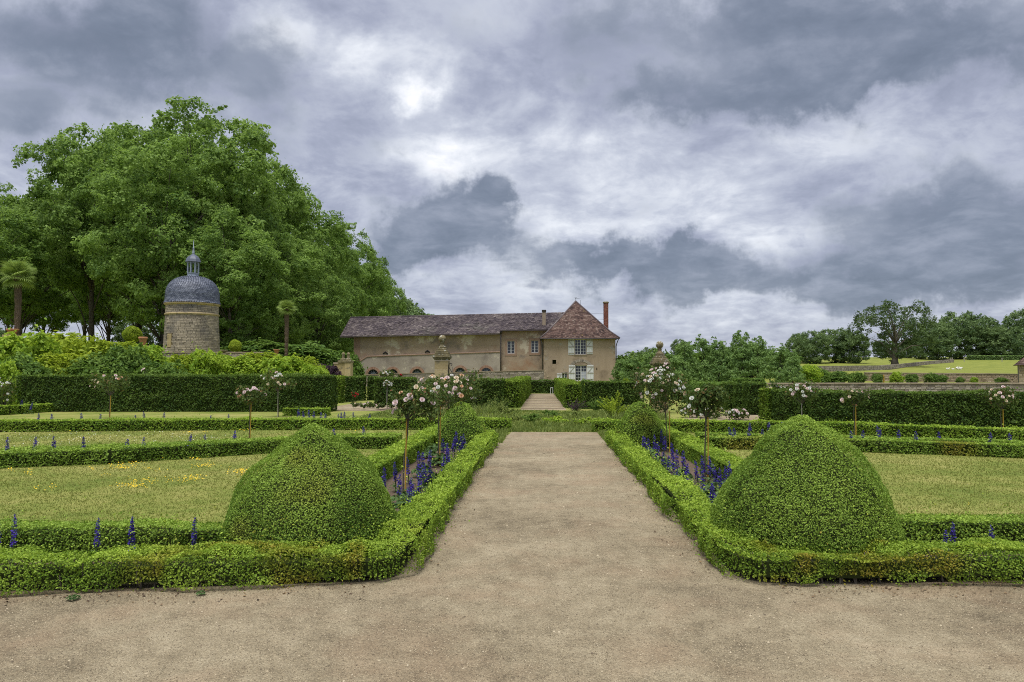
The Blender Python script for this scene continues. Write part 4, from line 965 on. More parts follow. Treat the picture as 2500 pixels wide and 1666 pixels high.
def shutter(root, x0, x1, z0, z1, y, flip=1):
    g = Geo(); n = 4
    for i in range(n):
        a = x0 + (x1 - x0) * i / n; g.box(a + .006, a + (x1 - x0) / n - .006, y - random.uniform(.035, .042), y, z0, z1)
    o = g.obj('shutter', MAT['white'], root)
    b = Geo(); h = z1 - z0
    for q in ((.12, .88) if h < 1 else (.10, .5, .90)): b.box(x0 + .03, x1 - .03, y - .075, y - .043, z0 + h * q - .045, z0 + h * q + .045)
    lo, hi = ((.12, .88) if h < 1 else (.5, .90)); xa, xb = (x0 + .05, x1 - .05) if flip > 0 else (x1 - .05, x0 + .05)
    d = .05; b.add([(xa, y - .07, z0 + h * lo - d), (xa, y - .07, z0 + h * lo + d), (xb, y - .07, z0 + h * hi + d), (xb, y - .07, z0 + h * hi - d), (xa, y - .044, z0 + h * lo - d), (xa, y - .044, z0 + h * lo + d), (xb, y - .044, z0 + h * hi + d), (xb, y - .044, z0 + h * hi - d)],
                   [(0, 1, 2, 3), (0, 4, 5, 1), (2, 6, 7, 3), (1, 5, 6, 2), (0, 3, 7, 4)])
    b.obj('brace', MAT['wood_grey'], o)
    return o

# ------------------------------------------------------------------ house
HD = 78.0; hx0 = PD(1327.7, HOR, HD).x; hx1 = PD(1503, HOR, HD).x; HW = hx1 - hx0
HO = Vector((hx0, HD, 0)); hz = lambda v: EYE + (HOR - v) * HD / FPX
def hxx(u): return PD(u, HOR, HD).x - hx0
house = thing('house', 'ochre rendered house with steep tiled roof and white shutters at the end of the axis', 'house', HO)
def hole(u0, u1, v0, v1): return (hxx(u0), hxx(u1), hz(v1), hz(v0))
h_up, h_lo, h_sm, h_sq, h_sl = hole(1403.5, 1431.5, 829.5, 866), hole(1404.5, 1432.5, 892.5, 930), hole(1372, 1384.5, 911.5, 929.5), hole(1348.6, 1357.8, 879, 889), hole(1456, 1458.2, 898, 904)
eave = hz(824.5); HDP = 8.4
g = Geo(); wall_holes(g, 0, HW, 0, eave, 0, [h_up, h_lo, h_sm, h_sq, h_sl])
g.add([(0, HDP, 0), (0, 0, 0), (0, 0, eave), (0, HDP, eave)], [(0, 1, 2, 3)]); g.add([(HW, 0, 0), (HW, HDP, 0), (HW, HDP, eave), (HW, 0, eave)], [(0, 1, 2, 3)])
g.add([(HW, HDP, 0), (0, HDP, 0), (0, HDP, eave), (HW, HDP, eave)], [(0, 1, 2, 3)])
g.obj('wall', MAT['render'], house)
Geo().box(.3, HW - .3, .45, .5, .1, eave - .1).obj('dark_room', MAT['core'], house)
window(house, h_up[0], h_up[1], h_up[2], h_up[3], .12, 4, 5); window(house, h_lo[0], h_lo[1], h_lo[2], h_lo[3], .12, 4, 5, curtain=True); window(house, h_sm[0], h_sm[1], h_sm[2], h_sm[3], .14, 2, 3)
for (u0, u1, v0, v1, fl) in ((1387.5, 1402.5, 828.5, 866.5, -1), (1432.5, 1447, 828, 865, 1), (1388.5, 1403.8, 892, 930, 1), (1433.5, 1449, 891.5, 930, 1), (1359.5, 1371.5, 912, 930, 1)):
    shutter(house, hxx(u0), hxx(u1), hz(v1), hz(v0), -.01, fl)
g = Geo(); g.box(h_up[0] - .1, h_up[1] + .1, -.07, .1, h_up[2] - .09, h_up[2] - .003); g.box(h_lo[0] - .05, h_lo[1] + .05, -.06, .1, h_lo[2] - .09, h_lo[2] - .003); g.obj('sill', MAT['coping'], house)
g = Geo(); rsd = random.Random(5)
for k in range(15):     # relieving arch of rough stones over the lower window
    a0 = math.pi * (.12 + .76 * k / 15); a1 = math.pi * (.12 + .76 * (k + .9) / 15); cx_, cz_ = (h_lo[0] + h_lo[1]) / 2, h_lo[3] - .35; r0, r1 = .92, 1.22
    q = lambda a, r, y: (cx_ + r * math.cos(a) * 1.05, y, cz_ + r * math.sin(a) * .82)
    g.add([q(a0, r0, 0), q(a0, r1, 0), q(a1, r1, 0), q(a1, r0, 0), q(a0, r0, -.03), q(a0, r1, -.03), q(a1, r1, -.03), q(a1, r0, -.03)], [(4, 5, 6, 7), (0, 1, 5, 4), (1, 2, 6, 5), (2, 3, 7, 6), (3, 0, 4, 7)], rsd.random())
for k in range(8):
    a0 = math.pi * (.2 + .6 * k / 8); a1 = math.pi * (.2 + .6 * (k + .9) / 8); cx_, cz_ = (h_sm[0] + h_sm[1]) / 2, h_sm[3] - .28
    q = lambda a, r, y: (cx_ + r * math.cos(a), y, cz_ + r * math.sin(a) * .8)
    g.add([q(a0, .38, 0), q(a0, .55, 0), q(a1, .55, 0), q(a1, .38, 0), q(a0, .38, -.03), q(a0, .55, -.03), q(a1, .55, -.03), q(a1, .38, -.03)], [(4, 5, 6, 7), (0, 1, 5, 4), (1, 2, 6, 5), (2, 3, 7, 6), (3, 0, 4, 7)], rsd.random())
o = g.obj('stone_arch', MAT['rubble'], house); props(o, kind='stuff')
g = Geo(); stones_on_front(g, -.02, .9, 0, 1.3, -.004, .13, .3, rsd, .02, lambda x, z: rsd.random() < .35 + z * .3 + x * .25); stones_on_front(g, 0, .3, 1.2, eave - .1, -.004, .22, .22, rsd, .015, lambda x, z: rsd.random() < .45)
stones_on_front(g, HW - .3, HW, 0, eave - .1, -.004, .25, .25, rsd, .015, lambda x, z: rsd.random() < .5)
o = g.obj('exposed_stones', MAT['rubble_tan'], house); props(o, kind='stuff')
# roof: pavilion with flared eaves
ov = .42; pk = Vector((hxx(1410.6) + .0, HDP / 2, 9.62)); fz = eave + .95; fi = .55
c_out = [Vector((-ov, -ov, eave - .12)), Vector((HW + ov, -ov, eave - .12)), Vector((HW + ov, HDP + ov, eave - .12)), Vector((-ov, HDP + ov, eave - .12))]
kk = .80
c_mid = [Vector((pk.x + (c.x - pk.x) * kk, pk.y + (c.y - pk.y) * kk, eave + .62)) for c in c_out]
g = Geo(); g.add([*c_out, *c_mid, pk], [(i, (i + 1) % 4, 4 + (i + 1) % 4, 4 + i) for i in range(4)] + [(4 + i, 4 + (i + 1) % 4, 8) for i in range(4)])
roof = g.obj('roof', MAT['tile_red'], house)
g = Geo()
for i in range(4):
    j = (i + 1) % 4; tiles(g, c_out[i], c_out[j], c_mid[j], c_mid[i], 7, .2, rsd, .035); tiles(g, c_mid[i], c_mid[j], pk, pk, 24, .2, rsd, .035)
o = g.obj('roof_tiles', MAT['tile_red'], roof); props(o, kind='stuff')
g = Geo()
for i in range(4): g.tube([c_out[i] + Vector((0, 0, .04)), c_mid[i] + Vector((0, 0, .04)), pk + Vector((0, 0, .03))], [.09, .08, .09], 6)
g.obj('hip_ridge', MAT['tile'], roof, True)
g = Geo(); a = Vector((HW + .25, -.3, eave - .12)); g.tube([(HW + .3, -ov - .04, eave - .16), (HW + .1, -.1, eave - .75), (HW + .06, -.1, eave - 1.0), (HW + .06, -.1, .1)], .05, 8); g.tube([(-ov, -ov - .07, eave - .16), (HW + ov, -ov - .07, eave - .14)], .06, 8)
g.tube([(-.3, -.3, eave - .3), (-.14, -.06, eave - .9), (-.12, -.06, .3)], .05, 8); g.obj('gutter_pipe', MAT['pipe'], house, True)
# brick chimney, weather vane, stay wires
cxp = hxx(1488); czt = EYE + (HOR - 738) * 82 / FPX
g = Geo(); rad = .285
for i in range(34):
    z_ = 4.6 + (czt - 4.75) * i / 34; hh = (czt - 4.75) / 34 - .012
    for k in range(10):
        a0 = 2 * math.pi * (k + (i % 2) * .5) / 10; a1 = a0 + 2 * math.pi / 10 * .94
        V = [(cxp + r_ * math.cos(a), 4.0 + r_ * math.sin(a), z) for z in (z_, z_ + hh) for (r_, a) in ((rad - .03, a0), (rad, a0), (rad, a1), (rad - .03, a1))]
        g.add(V, [(1, 2, 6, 5), (4, 5, 6, 7), (0, 3, 2, 1), (0, 1, 5, 4), (2, 3, 7, 6)], rsd.random())
ch = Geo().lathe([(rad - .015, 4.4), (rad - .015, czt - .12)], 16, (cxp, 4.0, 0)).obj('chimney', MAT['mortar'], house); o = g.obj('bricks', MAT['brick'], ch); props(o, kind='stuff')
Geo().lathe([(rad + .05, czt - .16), (rad + .06, czt - .02), (rad - .02, czt + .03)], 16, (cxp, 4.0, 0)).obj('chimney_cap', MAT['lichen_stone'], ch)
g = Geo(); g.tube([pk + Vector((0, 0, -.05)), pk + Vector((0, 0, .5))], .018, 5); g.tube([pk + Vector((-.05, 0, .3)), pk + Vector((.55, 0, .38))], .014, 5); g.tube([pk + Vector((-.12, 0, .45)), pk + Vector((.0, 0, .25)), pk + Vector((.10, 0, .48))], .016, 5)
g.tube([pk + Vector((.55, .1, -.4)), pk + Vector((.55, .1, .15))], .014, 5); g.obj('weather_vane', MAT['iron'], house)
g = Geo(); g.tube([(pk.x + 1.2, 4.0, czt - 1.35), (cxp, 4.0, czt - 1.33)], .012, 4); g.tube([(pk.x + 2.0, 4.0, czt - 2.05), (cxp, 4.0, czt - 2.02)], .012, 4); g.obj('stay_wire', MAT['iron'], house)

# ------------------------------------------------------------------ barn
BD = 83.5; bxw = lambda u: PD(u, HOR, BD).x; bzv = lambda v: EYE + (HOR - v) * BD / FPX
B0 = bxw(863.6); barn = thing('barn', 'long ochre barn with weathered render and purple brown tiled roof', 'barn', (B0, BD, 0))
bl = lambda u: bxw(u) - B0
xj = bl(1220.8); xr = hx0 - B0 + .4; e1 = bzv(818); e2 = bzv(806.5)
w1, w2 = (bl(1238.5), bl(1256), bzv(863.5), bzv(832.5)), (bl(1296.8), bl(1314.4), bzv(861.5), bzv(831.5))
g = Geo(); wall_holes(g, xj, xr, 0, e2 + .2, .25, [w1, w2]); g.add([(0, 0, 0), (0, 9, 0), (0, 9, e1), (0, 0, e1)], [(3, 2, 1, 0)])
g.add([(xj, 0, 0), (xj, .25, 0), (xj, .25, e1), (xj, 0, e1)], [(0, 1, 2, 3)])
zs0, zs1 = bzv(871), bzv(860)       # string course rises slightly to the right
g.add([(0, 0, 0), (xj, 0, 0), (xj, 0, e1 + .1), (0, 0, e1)], [(0, 1, 2, 3)]); g.obj('wall', MAT['render_old'], barn)
# thicker lower wall with arched cellar openings
arch = [(bl(800 + q / 4.48), bzv(700 + zq / 4.48)) for q, zq in ((500, 962), (715, 960), (980, 958), (1450, 945), (1735, 945))]; ar = .60
y_ = -.16; top_l, top_r = zs0, zs1; xs_ = [bl(800 + 435 / 4.48)] + [xj]
def ztop(x): return top_l + (top_r - top_l) * (x - xs_[0]) / (xj - xs_[0])
g = Geo(); xc = xs_[0]; NS = 12
def fquad(xa, xb, za, zb, zta, ztb): g.add([(xa, y_, za), (xb, y_, zb), (xb, y_, ztb), (xa, y_, zta)], [(0, 1, 2, 3)])
g.add([(bl(800 + 330 / 4.48), y_, 0), (xs_[0], y_, 0), (xs_[0], y_, top_l), (bl(800 + 330 / 4.48), y_, bzv(700 + 830 / 4.48))], [(0, 1, 2, 3)])
for (ax, az) in arch:
    fquad(xc, ax - ar, 0, 0, ztop(xc), ztop(ax - ar))
    for k in range(NS):
        a0, a1 = math.pi * (1 - k / NS), math.pi * (1 - (k + 1) / NS); p0 = (ax + ar * math.cos(a0), az + ar * math.sin(a0)); p1 = (ax + ar * math.cos(a1), az + ar * math.sin(a1))
        fquad(p0[0], p1[0], p0[1], p1[1], ztop(p0[0]), ztop(p1[0]))
        g.add([(p0[0], y_, p0[1]), (p1[0], y_, p1[1]), (p1[0], y_ + .35, p1[1]), (p0[0], y_ + .35, p0[1])], [(0, 1, 2, 3)])
    g.add([(ax - ar, y_, 0), (ax - ar, y_, az), (ax - ar, y_ + .35, az), (ax - ar, y_ + .35, 0)], [(0, 1, 2, 3)]); g.add([(ax + ar, y_, 0), (ax + ar, y_, az), (ax + ar, y_ + .35, az), (ax + ar, y_ + .35, 0)], [(3, 2, 1, 0)])
    xc = ax + ar
fquad(xc, xj, 0, 0, ztop(xc), ztop(xj))
g.add([(xs_[0], y_, top_l), (xj, y_, top_r), (xj, 0, top_r), (xs_[0], 0, top_l)], [(0, 1, 2, 3)])
g.obj('lower_wall', MAT['render_low'], barn)
for (ax, az) in arch:
    g = Geo()
    for k in range(18):
        a0, a1 = math.pi * (k / 18 + .004), math.pi * ((k + 1) / 18 - .004); q = lambda a, r, yy: (ax + r * math.cos(a), yy, az + r * math.sin(a)); R0, R1 = ar + .004, ar + .30
        g.add([q(a0, R0, y_), q(a0, R1, y_), q(a1, R1, y_), q(a1, R0, y_), q(a0, R0, y_ - .03), q(a0, R1, y_ - .03), q(a1, R1, y_ - .03), q(a1, R0, y_ - .03)], [(4, 5, 6, 7), (0, 1, 5, 4), (1, 2, 6, 5), (2, 3, 7, 6), (3, 0, 4, 7)], rsd.random())
    ao = g.obj('brick_arch', MAT['brick_pale'], barn); props(ao, kind='stuff')
    g = Geo(); g.add([(ax - ar, -.02, az - .6), (ax + ar, -.02, az - .6), (ax + ar, -.02, az + ar), (ax - ar, -.02, az + ar)], [(0, 1, 2, 3)]); g.obj('pane', MAT['glass'], barn)
    g = Geo()
    for k in range(1, 6): a = math.pi * k / 6; g.tube([(ax, -.05, az), (ax + ar * math.cos(a), -.05, az + ar * math.sin(a))], .016, 4)
    g.tube([(ax + ar * .45 * math.cos(math.pi * k / 10), -.05, az + ar * .45 * math.sin(math.pi * k / 10)) for k in range(11)], .014, 4); g.obj('fanlight_bars', MAT['lead'], barn)
g = Geo(); g.tube([(bl(800 + 330 / 4.48), -.12, bzv(700 + 832 / 4.48)), (bl(800 + 380 / 4.48), -.16, bzv(700 + 800 / 4.48)), (xs_[0], -.17, top_l + .02), (xs_[0] + 4, -.17, ztop(xs_[0] + 4) + .03), (xj, -.17, top_r + .02)], .075, 6); g.obj('string_course', MAT['pink_trim'], barn)
Geo().box(-.02, .75, -.035, -.002, bzv(700 + 835 / 4.48), e1 - .05).obj('pilaster', MAT['pink_trim'], barn)
for w in (w1, w2):
    g = Geo(); f = .26; a, b, c, d = w
    g.box(a - f, a, .21, .26, c - f, d + f); g.box(b, b + f, .21, .26, c - f, d + f); g.box(a, b, .21, .26, d, d + f); g.box(a, b, .21, .26, c - f, c); g.obj('window_surround', MAT['pink_trim'], barn)
    window(barn, a, b, c, d, .38, 2, 4)
for (q, zq) in ((632, 728), (1092, 712)):
    g = Geo(); g.tube([(bl(800 + q / 4.48) - .3, -.03, bzv(700 + zq / 4.48) - .06), (bl(800 + q / 4.48), -.05, bzv(700 + zq / 4.48) + .1), (bl(800 + q / 4.48) + .28, -.03, bzv(700 + zq / 4.48) - .08)], [.06, .12, .05], 6); g.obj('broken_vent', MAT['iron'], barn)
g = Geo(); g.tube([(xj + .1, -.12, e1 + .3), (xj + .1, -.12, .3)], .06, 8); g.lathe([(.05, 0), (.16, .12), (.16, .3)], 10, (xj + .1, -.12, e1 + .15)); g.obj('drain_pipe', MAT['pipe'], barn, True)
# roof
rz0, rz1 = EYE + (HOR - 775) * 88.5 / FPX, EYE + (HOR - 765) * 88.5 / FPX
EL = Vector((bl(833.5), -.75, bzv(822) + .0)); ER = Vector((xj + .0, -.75, bzv(815))); RL = Vector((PD(854, HOR, 88.5).x - B0, 5.0, rz0)); RR0 = Vector((xj, 5.0, rz0 + (rz1 - rz0) * .8)); RR = Vector((xr + 3.2, 5.0, rz1)); E2L = Vector((xj + .004, -.35, bzv(807))); E2R = Vector((xr + 1.6, -.35, bzv(805)))
EBL = Vector((EL.x, 10.6, EL.z)); EBR = Vector((xr, 10.6, EL.z))
g = Geo(); th = Vector((0, 0, -.10))
g.add([EL, ER, RR0, RL], [(0, 1, 2, 3)]); g.add([E2L, E2R, RR, RR0], [(0, 1, 2, 3)]); g.add([EBL, EL, RL], [(0, 1, 2)]); g.add([EBR, EBL, RL, RR], [(0, 1, 2, 3)])
g.add([EL + th, ER + th, ER, EL], [(0, 1, 2, 3)]); g.add([E2L + th, E2R + th, E2R, E2L], [(0, 1, 2, 3)])
g.add([EL + th, EL + th + Vector((.9, .9, 0)), ER + th + Vector((0, .9, 0)), ER + th], [(0, 1, 2, 3)]); g.add([E2L + th, E2L + th + Vector((0, .7, 0)), E2R + th + Vector((0, .7, 0)), E2R + th], [(0, 1, 2, 3)])
broof = g.obj('roof', MAT['tile'], barn)
g = Geo(); tiles(g, EL, ER, RR0, RL, 20, .24, rsd, .055); tiles(g, E2L, E2R, RR, RR0, 19, .24, rsd, .055); tiles(g, EBL, EL, RL, RL, 22, .25, rsd, .03); o = g.obj('roof_tiles', MAT['tile'], broof); props(o, kind='stuff')
g = Geo(); n = 60
for k in range(n): g.tube([RL.lerp(RR, k / n) + Vector((0, 0, .03)), RL.lerp(RR, (k + .94) / n) + Vector((0, 0, .03))], .11, 6)
o = g.obj('ridge_tiles', MAT['tile'], broof); props(o, kind='stuff')
cX = PD(1328.4, HOR, 84.6).x - B0; zb_, zt_ = EYE + (HOR - 806) * 84.6 / FPX, EYE + (HOR - 757) * 84.6 / FPX
g = Geo(); g.box(cX - .2, cX + .2, .95, 1.4, zb_ - .6, zt_ - .25); g.obj('chimney', MAT['coping'], barn); Geo().box(cX - .26, cX + .26, .90, 1.45, zt_ - .247, zt_).obj('chimney_cap', MAT['bark_dark'], barn); Geo().box(cX - .45, cX + .45, .8, 1.55, zb_ - .15, zb_ + .1).obj('chimney_flashing', MAT['lichen_stone'], barn)

# low stone wall before the barn
sw0 = PD(800 + 400 / 4.48, HOR, 74).x; sw1 = PD(1328, HOR, 74).x
wl = thing('low_wall', 'low rubble stone wall with flat coping in front of the barn', 'wall', (sw0, 74, 0)); LW = sw1 - sw0
wtop = lambda x: 1.24 + .46 * x / LW
g = Geo().add([(0, 0, -.2), (LW, 0, -.2), (LW, .45, -.2), (0, .45, -.2), (0, 0, wtop(0)), (LW, 0, wtop(LW)), (LW, .45, wtop(LW)), (0, .45, wtop(0))], [(0, 1, 5, 4), (4, 5, 6, 7), (1, 2, 6, 5), (2, 3, 7, 6), (3, 0, 4, 7)]); g.obj('mortar_core', MAT['mortar'], wl)
g = Geo(); stones_on_front(g, 0, LW, 0, 1.72, -.002, .14, .32, rsd, .03, lambda x, z: z > wtop(x) - .05); o = g.obj('stones', MAT['rubble'], wl); props(o, kind='stuff')
g = Geo(); n = 34
for k in range(n):
    a, b = LW * k / n + .006, LW * (k + 1) / n - .006; z0_, z1_ = wtop(a) + .002, wtop(b) + .002; g.add([(a, -.07, z0_), (b, -.07, z1_), (b, .5, z1_), (a, .5, z0_), (a, -.07, z0_ + .06), (b, -.07, z1_ + .06), (b, .5, z1_ + .06), (a, .5, z0_ + .06)], [(0, 1, 5, 4), (4, 5, 6, 7), (1, 2, 6, 5), (2, 3, 7, 6), (3, 0, 4, 7), (0, 3, 2, 1)])
g.obj('coping', MAT['coping'], wl)

# ------------------------------------------------------------------ domed tower
TD = 56.0; tx = PD(467, HOR, TD).x; tzb = 2.3; px2m = TD / FPX
tz = lambda v: EYE + (HOR - v) * px2m - tzb
tower = thing('dovecote_tower', 'round stone tower with slate dome and small lantern on the terrace', 'tower', (tx, TD, tzb))
rb, rt, z_e = 66 * px2m, 60.5 * px2m, tz(739)
rad_at = lambda z: rb + (rt - rb) * min(1, z / tz(767))
core = Geo().lathe([(rb - .03, -.3), (rt - .03, tz(767)), (rt - .03, z_e)], 48).obj('wall', MAT['mortar'], tower, True)
g = Geo(); z = 0.0; rs_ = random.Random(17)
while z < z_e - .05:
    h = min(.115 * rs_.uniform(.75, 1.3), z_e - z); r0 = rad_at(z); nst = int(2 * math.pi * r0 / .30); off = rs_.random(); cuts = sorted((k + rs_.uniform(-.3, .3)) / nst for k in range(nst))
    for k in range(nst):
        a0 = (cuts[k] + off) * 2 * math.pi + .012 / r0; a1 = ((cuts[k + 1] if k + 1 < nst else cuts[0] + 1) + off) * 2 * math.pi - .012 / r0
        am = (a0 + a1) / 2
        ux = r0 * math.cos(am)
        if math.sin(am) < 0 and abs(ux + .85) < .24 and tz(850) - .1 < z < tz(815): continue
        ro, ro2 = r0 + rs_.uniform(.0, .03), r0 - .04; e = .009
        V = [(r_ * math.cos(a), r_ * math.sin(a), zz) for zz in (z + e, z + h - e) for (r_, a) in ((ro2, a0), (ro, a0), (ro * 1.001, am), (ro, a1), (ro2, a1))]
        g.add(V, [(1, 2, 7, 6), (2, 3, 8, 7), (5, 6, 7, 8, 9), (4, 3, 2, 1, 0), (0, 1, 6, 5), (3, 4, 9, 8)], rs_.random())
    z += h
o = g.obj('stones', MAT['stone'], tower); props(o, kind='stuff')
Geo().lathe([(rt - .02, tz(770)), (rt + .09, tz(768)), (rt + .10, tz(765)), (rt - .02, tz(763))], 48).obj('string_course', MAT['pier'], tower, True)
Geo().lathe([(rt - .02, z_e - .22), (rt + .10, z_e - .12), (rt + .16, z_e - .02), (rt - .02, z_e + .02)], 48).obj('cornice', MAT['pier'], tower, True)
a = math.atan2(-math.sqrt(rb * rb - .85 ** 2), -.85); g = Geo(); g.box(-.2, .2, -.05, .12, 0, 1.05); o = g.obj('blocked_window', MAT['pier'], tower, bevel=.01); o.location = (rad_at(.6) * .985 * math.cos(a), rad_at(.6) * .985 * math.sin(a), tz(849)); o.rotation_euler = (0, 0, a + math.pi / 2)
dz = z_e
dp = [(2.10, .02), (2.03, .16), (2.00, .45), (1.99, .75), (1.95, 1.05), (1.85, 1.35), (1.68, 1.62), (1.45, 1.85), (1.15, 2.03), (.85, 2.14), (.50, 2.22)]
dome = Geo().lathe([(r_ - .02, dz + z_) for r_, z_ in dp], 48).obj('dome', MAT['slate'], tower, True)
dr = np.interp; L = [0]
for (q0, q1) in zip(dp[:-1], dp[1:]): L.append(L[-1] + math.hypot(q1[0] - q0[0], q1[1] - q0[1]))
def dprof(s): return float(np.interp(s, L, [q[0] for q in dp])), float(np.interp(s, L, [q[1] for q in dp]))
g = Geo(); nr = 30
for i in range(nr):
    s0, s1 = L[-1] * i / nr, L[-1] * min(1, (i + 1.25) / nr); (r0, z0_), (r1, z1_) = dprof(s0), dprof(s1); nn_ = max(10, int(2 * math.pi * r0 / .17))
    for k in range(nn_):
        a0 = 2 * math.pi * (k + (i % 2) * .5 + .03) / nn_; a1 = a0 + 2 * math.pi / nn_ * .94; l = rs_.uniform(.012, .028)
        am = (a0 + a1) / 2
        V = [((r0 + l) * math.cos(a0), (r0 + l) * math.sin(a0), dz + z0_ + .02), ((r0 + l) * math.cos(am), (r0 + l) * math.sin(am), dz + z0_ - .015), ((r0 + l) * math.cos(a1), (r0 + l) * math.sin(a1), dz + z0_ + .02),
             ((r1 + .004) * math.cos(a1), (r1 + .004) * math.sin(a1), dz + z1_ + .004), ((r1 + .004) * math.cos(a0), (r1 + .004) * math.sin(a0), dz + z1_ + .004)]
        g.add(V, [(0, 1, 2, 3, 4)], rs_.random())
o = g.obj('slates', MAT['slate'], dome); props(o, kind='stuff')
zl = dz + 2.20; zlt = tz(634)
lt = Geo().lathe([(.50, zl - .06), (.50, zl + .02), (.44, zl + .05), (.44, zl + .20), (.47, zl + .22), (.47, zl + .27)], 8).obj('lantern', MAT['lead'], tower)
g = Geo()
for k in range(8):
    a = 2 * math.pi * k / 8; g.tube([(.42 * math.cos(a), .42 * math.sin(a), zl + .26), (.42 * math.cos(a), .42 * math.sin(a), zlt)], .055, 6)
    b = a + 2 * math.pi / 8; p0, p1 = Vector((.42 * math.cos(a), .42 * math.sin(a), zlt - .18)), Vector((.42 * math.cos(b), .42 * math.sin(b), zlt - .18))
    g.tube([p0, p0.lerp(p1, .25) + Vector((0, 0, .10)), p0.lerp(p1, .5) + Vector((0, 0, .14)), p0.lerp(p1, .75) + Vector((0, 0, .10)), p1], .03, 5)
g.obj('lantern_posts', MAT['lead'], lt)
Geo().lathe([(.50, zlt - .03), (.62, zlt), (.60, zlt + .06), (.55, zlt + .22), (.42, zlt + .42), (.22, zlt + .56), (.10, zlt + .66)], 8).obj('lantern_roof', MAT['slate'], lt)
Geo().lathe([(.13, zlt + .58), (.09, zlt + .8), (.06, zlt + 1.1), (.08, zlt + 1.15), (.03, zlt + 1.2), (.012, zlt + 1.75)], 10).obj('finial', MAT['lead'], lt, True)

# ------------------------------------------------------------------ stone gate piers with balls
def gate_pier(label, u, vball, lab2, ivy=False):
    D = 28.6; p = PD(u, HOR, D); zball = EYE + (HOR - vball) * D / FPX
    root = thing('gate_pier', label, 'gate pier', (p.x, D, 0), 0, 'stone piers with ball finials')
    zc = zball - .86; r_ = random.Random(int(u)); w = .265; n = 6; zz = 0
    for k in range(n):
        h = (zc - .02) / n; g = Geo(); e = r_.uniform(0, .006); g.box(-w - e, w + e, -w - e, w + e, k * h, (k + 1) * h - .008); g.obj('stone_block', MAT['pier'], root, bevel=.012)
    g = Geo(); 
    for (a, z0, z1) in ((.285, 0, .05), (.325, .05, .10), (.355, .10, .17), (.32, .17, .24)): g.box(-a, a, -a, a, zc + z0, zc + z1)
    g.obj('cap', MAT['lichen_stone'], root, bevel=.012)
    g = Geo()
    for (a, z0, z1) in ((.27, .24, .33), (.225, .33, .40), (.17, .40, .47)): g.box(-a, a, -a, a, zc + z0, zc + z1)
    g.obj('stepped_base', MAT['lichen_stone'], root, bevel=.02)
    Geo().lathe([(.15, .47), (.17, .52), (.10, .58), (.075, .64), (.085, .69), (.115, .715)], 20, (0, 0, zc)).obj('neck', MAT['lichen_stone'], root, True)
    Geo().lathe([(.150 * math.sin(math.pi * k / 14) + .001, .86 - .150 * math.cos(math.pi * k / 14)) for k in range(15)], 22, (0, 0, zc)).obj('ball', MAT['lichen_stone'], root, True)
    if ivy:
        rs = np.random.RandomState(3); n = 900; P = np.column_stack([rs.uniform(-.3, .3, n), np.full(n, -w - .03), rs.uniform(.5, zc - .05, n)]); sd = rs.rand(n) < .4
        P[sd] = np.column_stack([np.where(rs.rand(sd.sum()) < .5, -1, 1) * (w + .04), rs.uniform(-.3, .3, sd.sum()), rs.uniform(.4, zc - .1, sd.sum())])
        P += rs.normal(0, .03, P.shape); child('ivy', quad_mesh('ivy', leaf_quads(P, np.tile([0, -1, .4], (n, 1)), .11, rs=rs), rs.rand(n), None, MAT['shrub_d']), root)
    return root
gate_pier('mossy stone pier with ball left of the axis, before the barn wall', 1079.7, 827, '')
gate_pier('mossy stone pier with ball right of the axis, overgrown by roses', 1611, 843, '', True)
# wrought iron scroll beside the left pier
p = PD(1096, 918, 28.4); gate = thing('iron_gate_scroll', 'dark wrought iron scroll brace right of the left stone pier', 'gate', (p.x, 28.4, 0)); sc_ = 28.4 / FPX
q = lambda x, y: ((1020 + x / 7.13 - 1096) * sc_, 0, EYE + (HOR - (800 + y / 7.13)) * sc_)
g = Geo(); g.tube([(q(535, 1000)[0], 0, 0), q(535, 1000), q(535, 680), q(545, 640), q(570, 622), q(592, 632), q(596, 652), q(580, 662), q(572, 648)], .014, 6); g.obj('upright', MAT['iron'], gate)
g = Geo(); g.tube([q(540, 690), q(600, 790), q(670, 890)], .013, 6); g.tube([q(548, 810), q(580, 870), q(620, 945)], .011, 6); g.tube([q(610, 690), q(610, 780)], .010, 5); g.obj('brace', MAT['iron'], gate)

# carved gate pier near the barn corner
D = 60; px_ = D / FPX; p = PD(838, HOR, D); gp_ = thing('carved_gate_pier', 'yellow stone gate pier topped by two carved finials beside the barn corner', 'gate pier', (p.x, D, 0)); X = lambda u: PD(u, HOR, D).x - p.x; Z = lambda v: EYE + (HOR - v) * px_
Geo().box(X(826), X(841), 0, .8, 0, Z(887)).obj('pilaster', MAT['pier'], gp_, bevel=.02); Geo().box(X(841.3), X(856), -.06, .8, 0, Z(886)).obj('shaft', MAT['pier'], gp_, bevel=.02); Geo().box(X(814), X(825.7), .1, .9, 0, Z(889)).obj('side_pier', MAT['pier'], gp_, bevel=.02)
Geo().box(X(813), X(826), .05, .95, Z(888.8), Z(885)).obj('cap', MAT['coping'], gp_); Geo().box(X(825), X(857), -.12, .9, Z(885.8), Z(880)).obj('cornice', MAT['lichen_stone'], gp_, bevel=.02)
for uu in (835.5, 848):
    Geo().lathe([(.26, 0), (.22, .12), (.10, .25), (.13, .33), (.10, .40), (.145, .50), (.15, .58), (.09, .66), (.02, .69)], 14, (X(uu), .3, Z(880))).obj('finial', MAT['lichen_stone'], gp_, True)
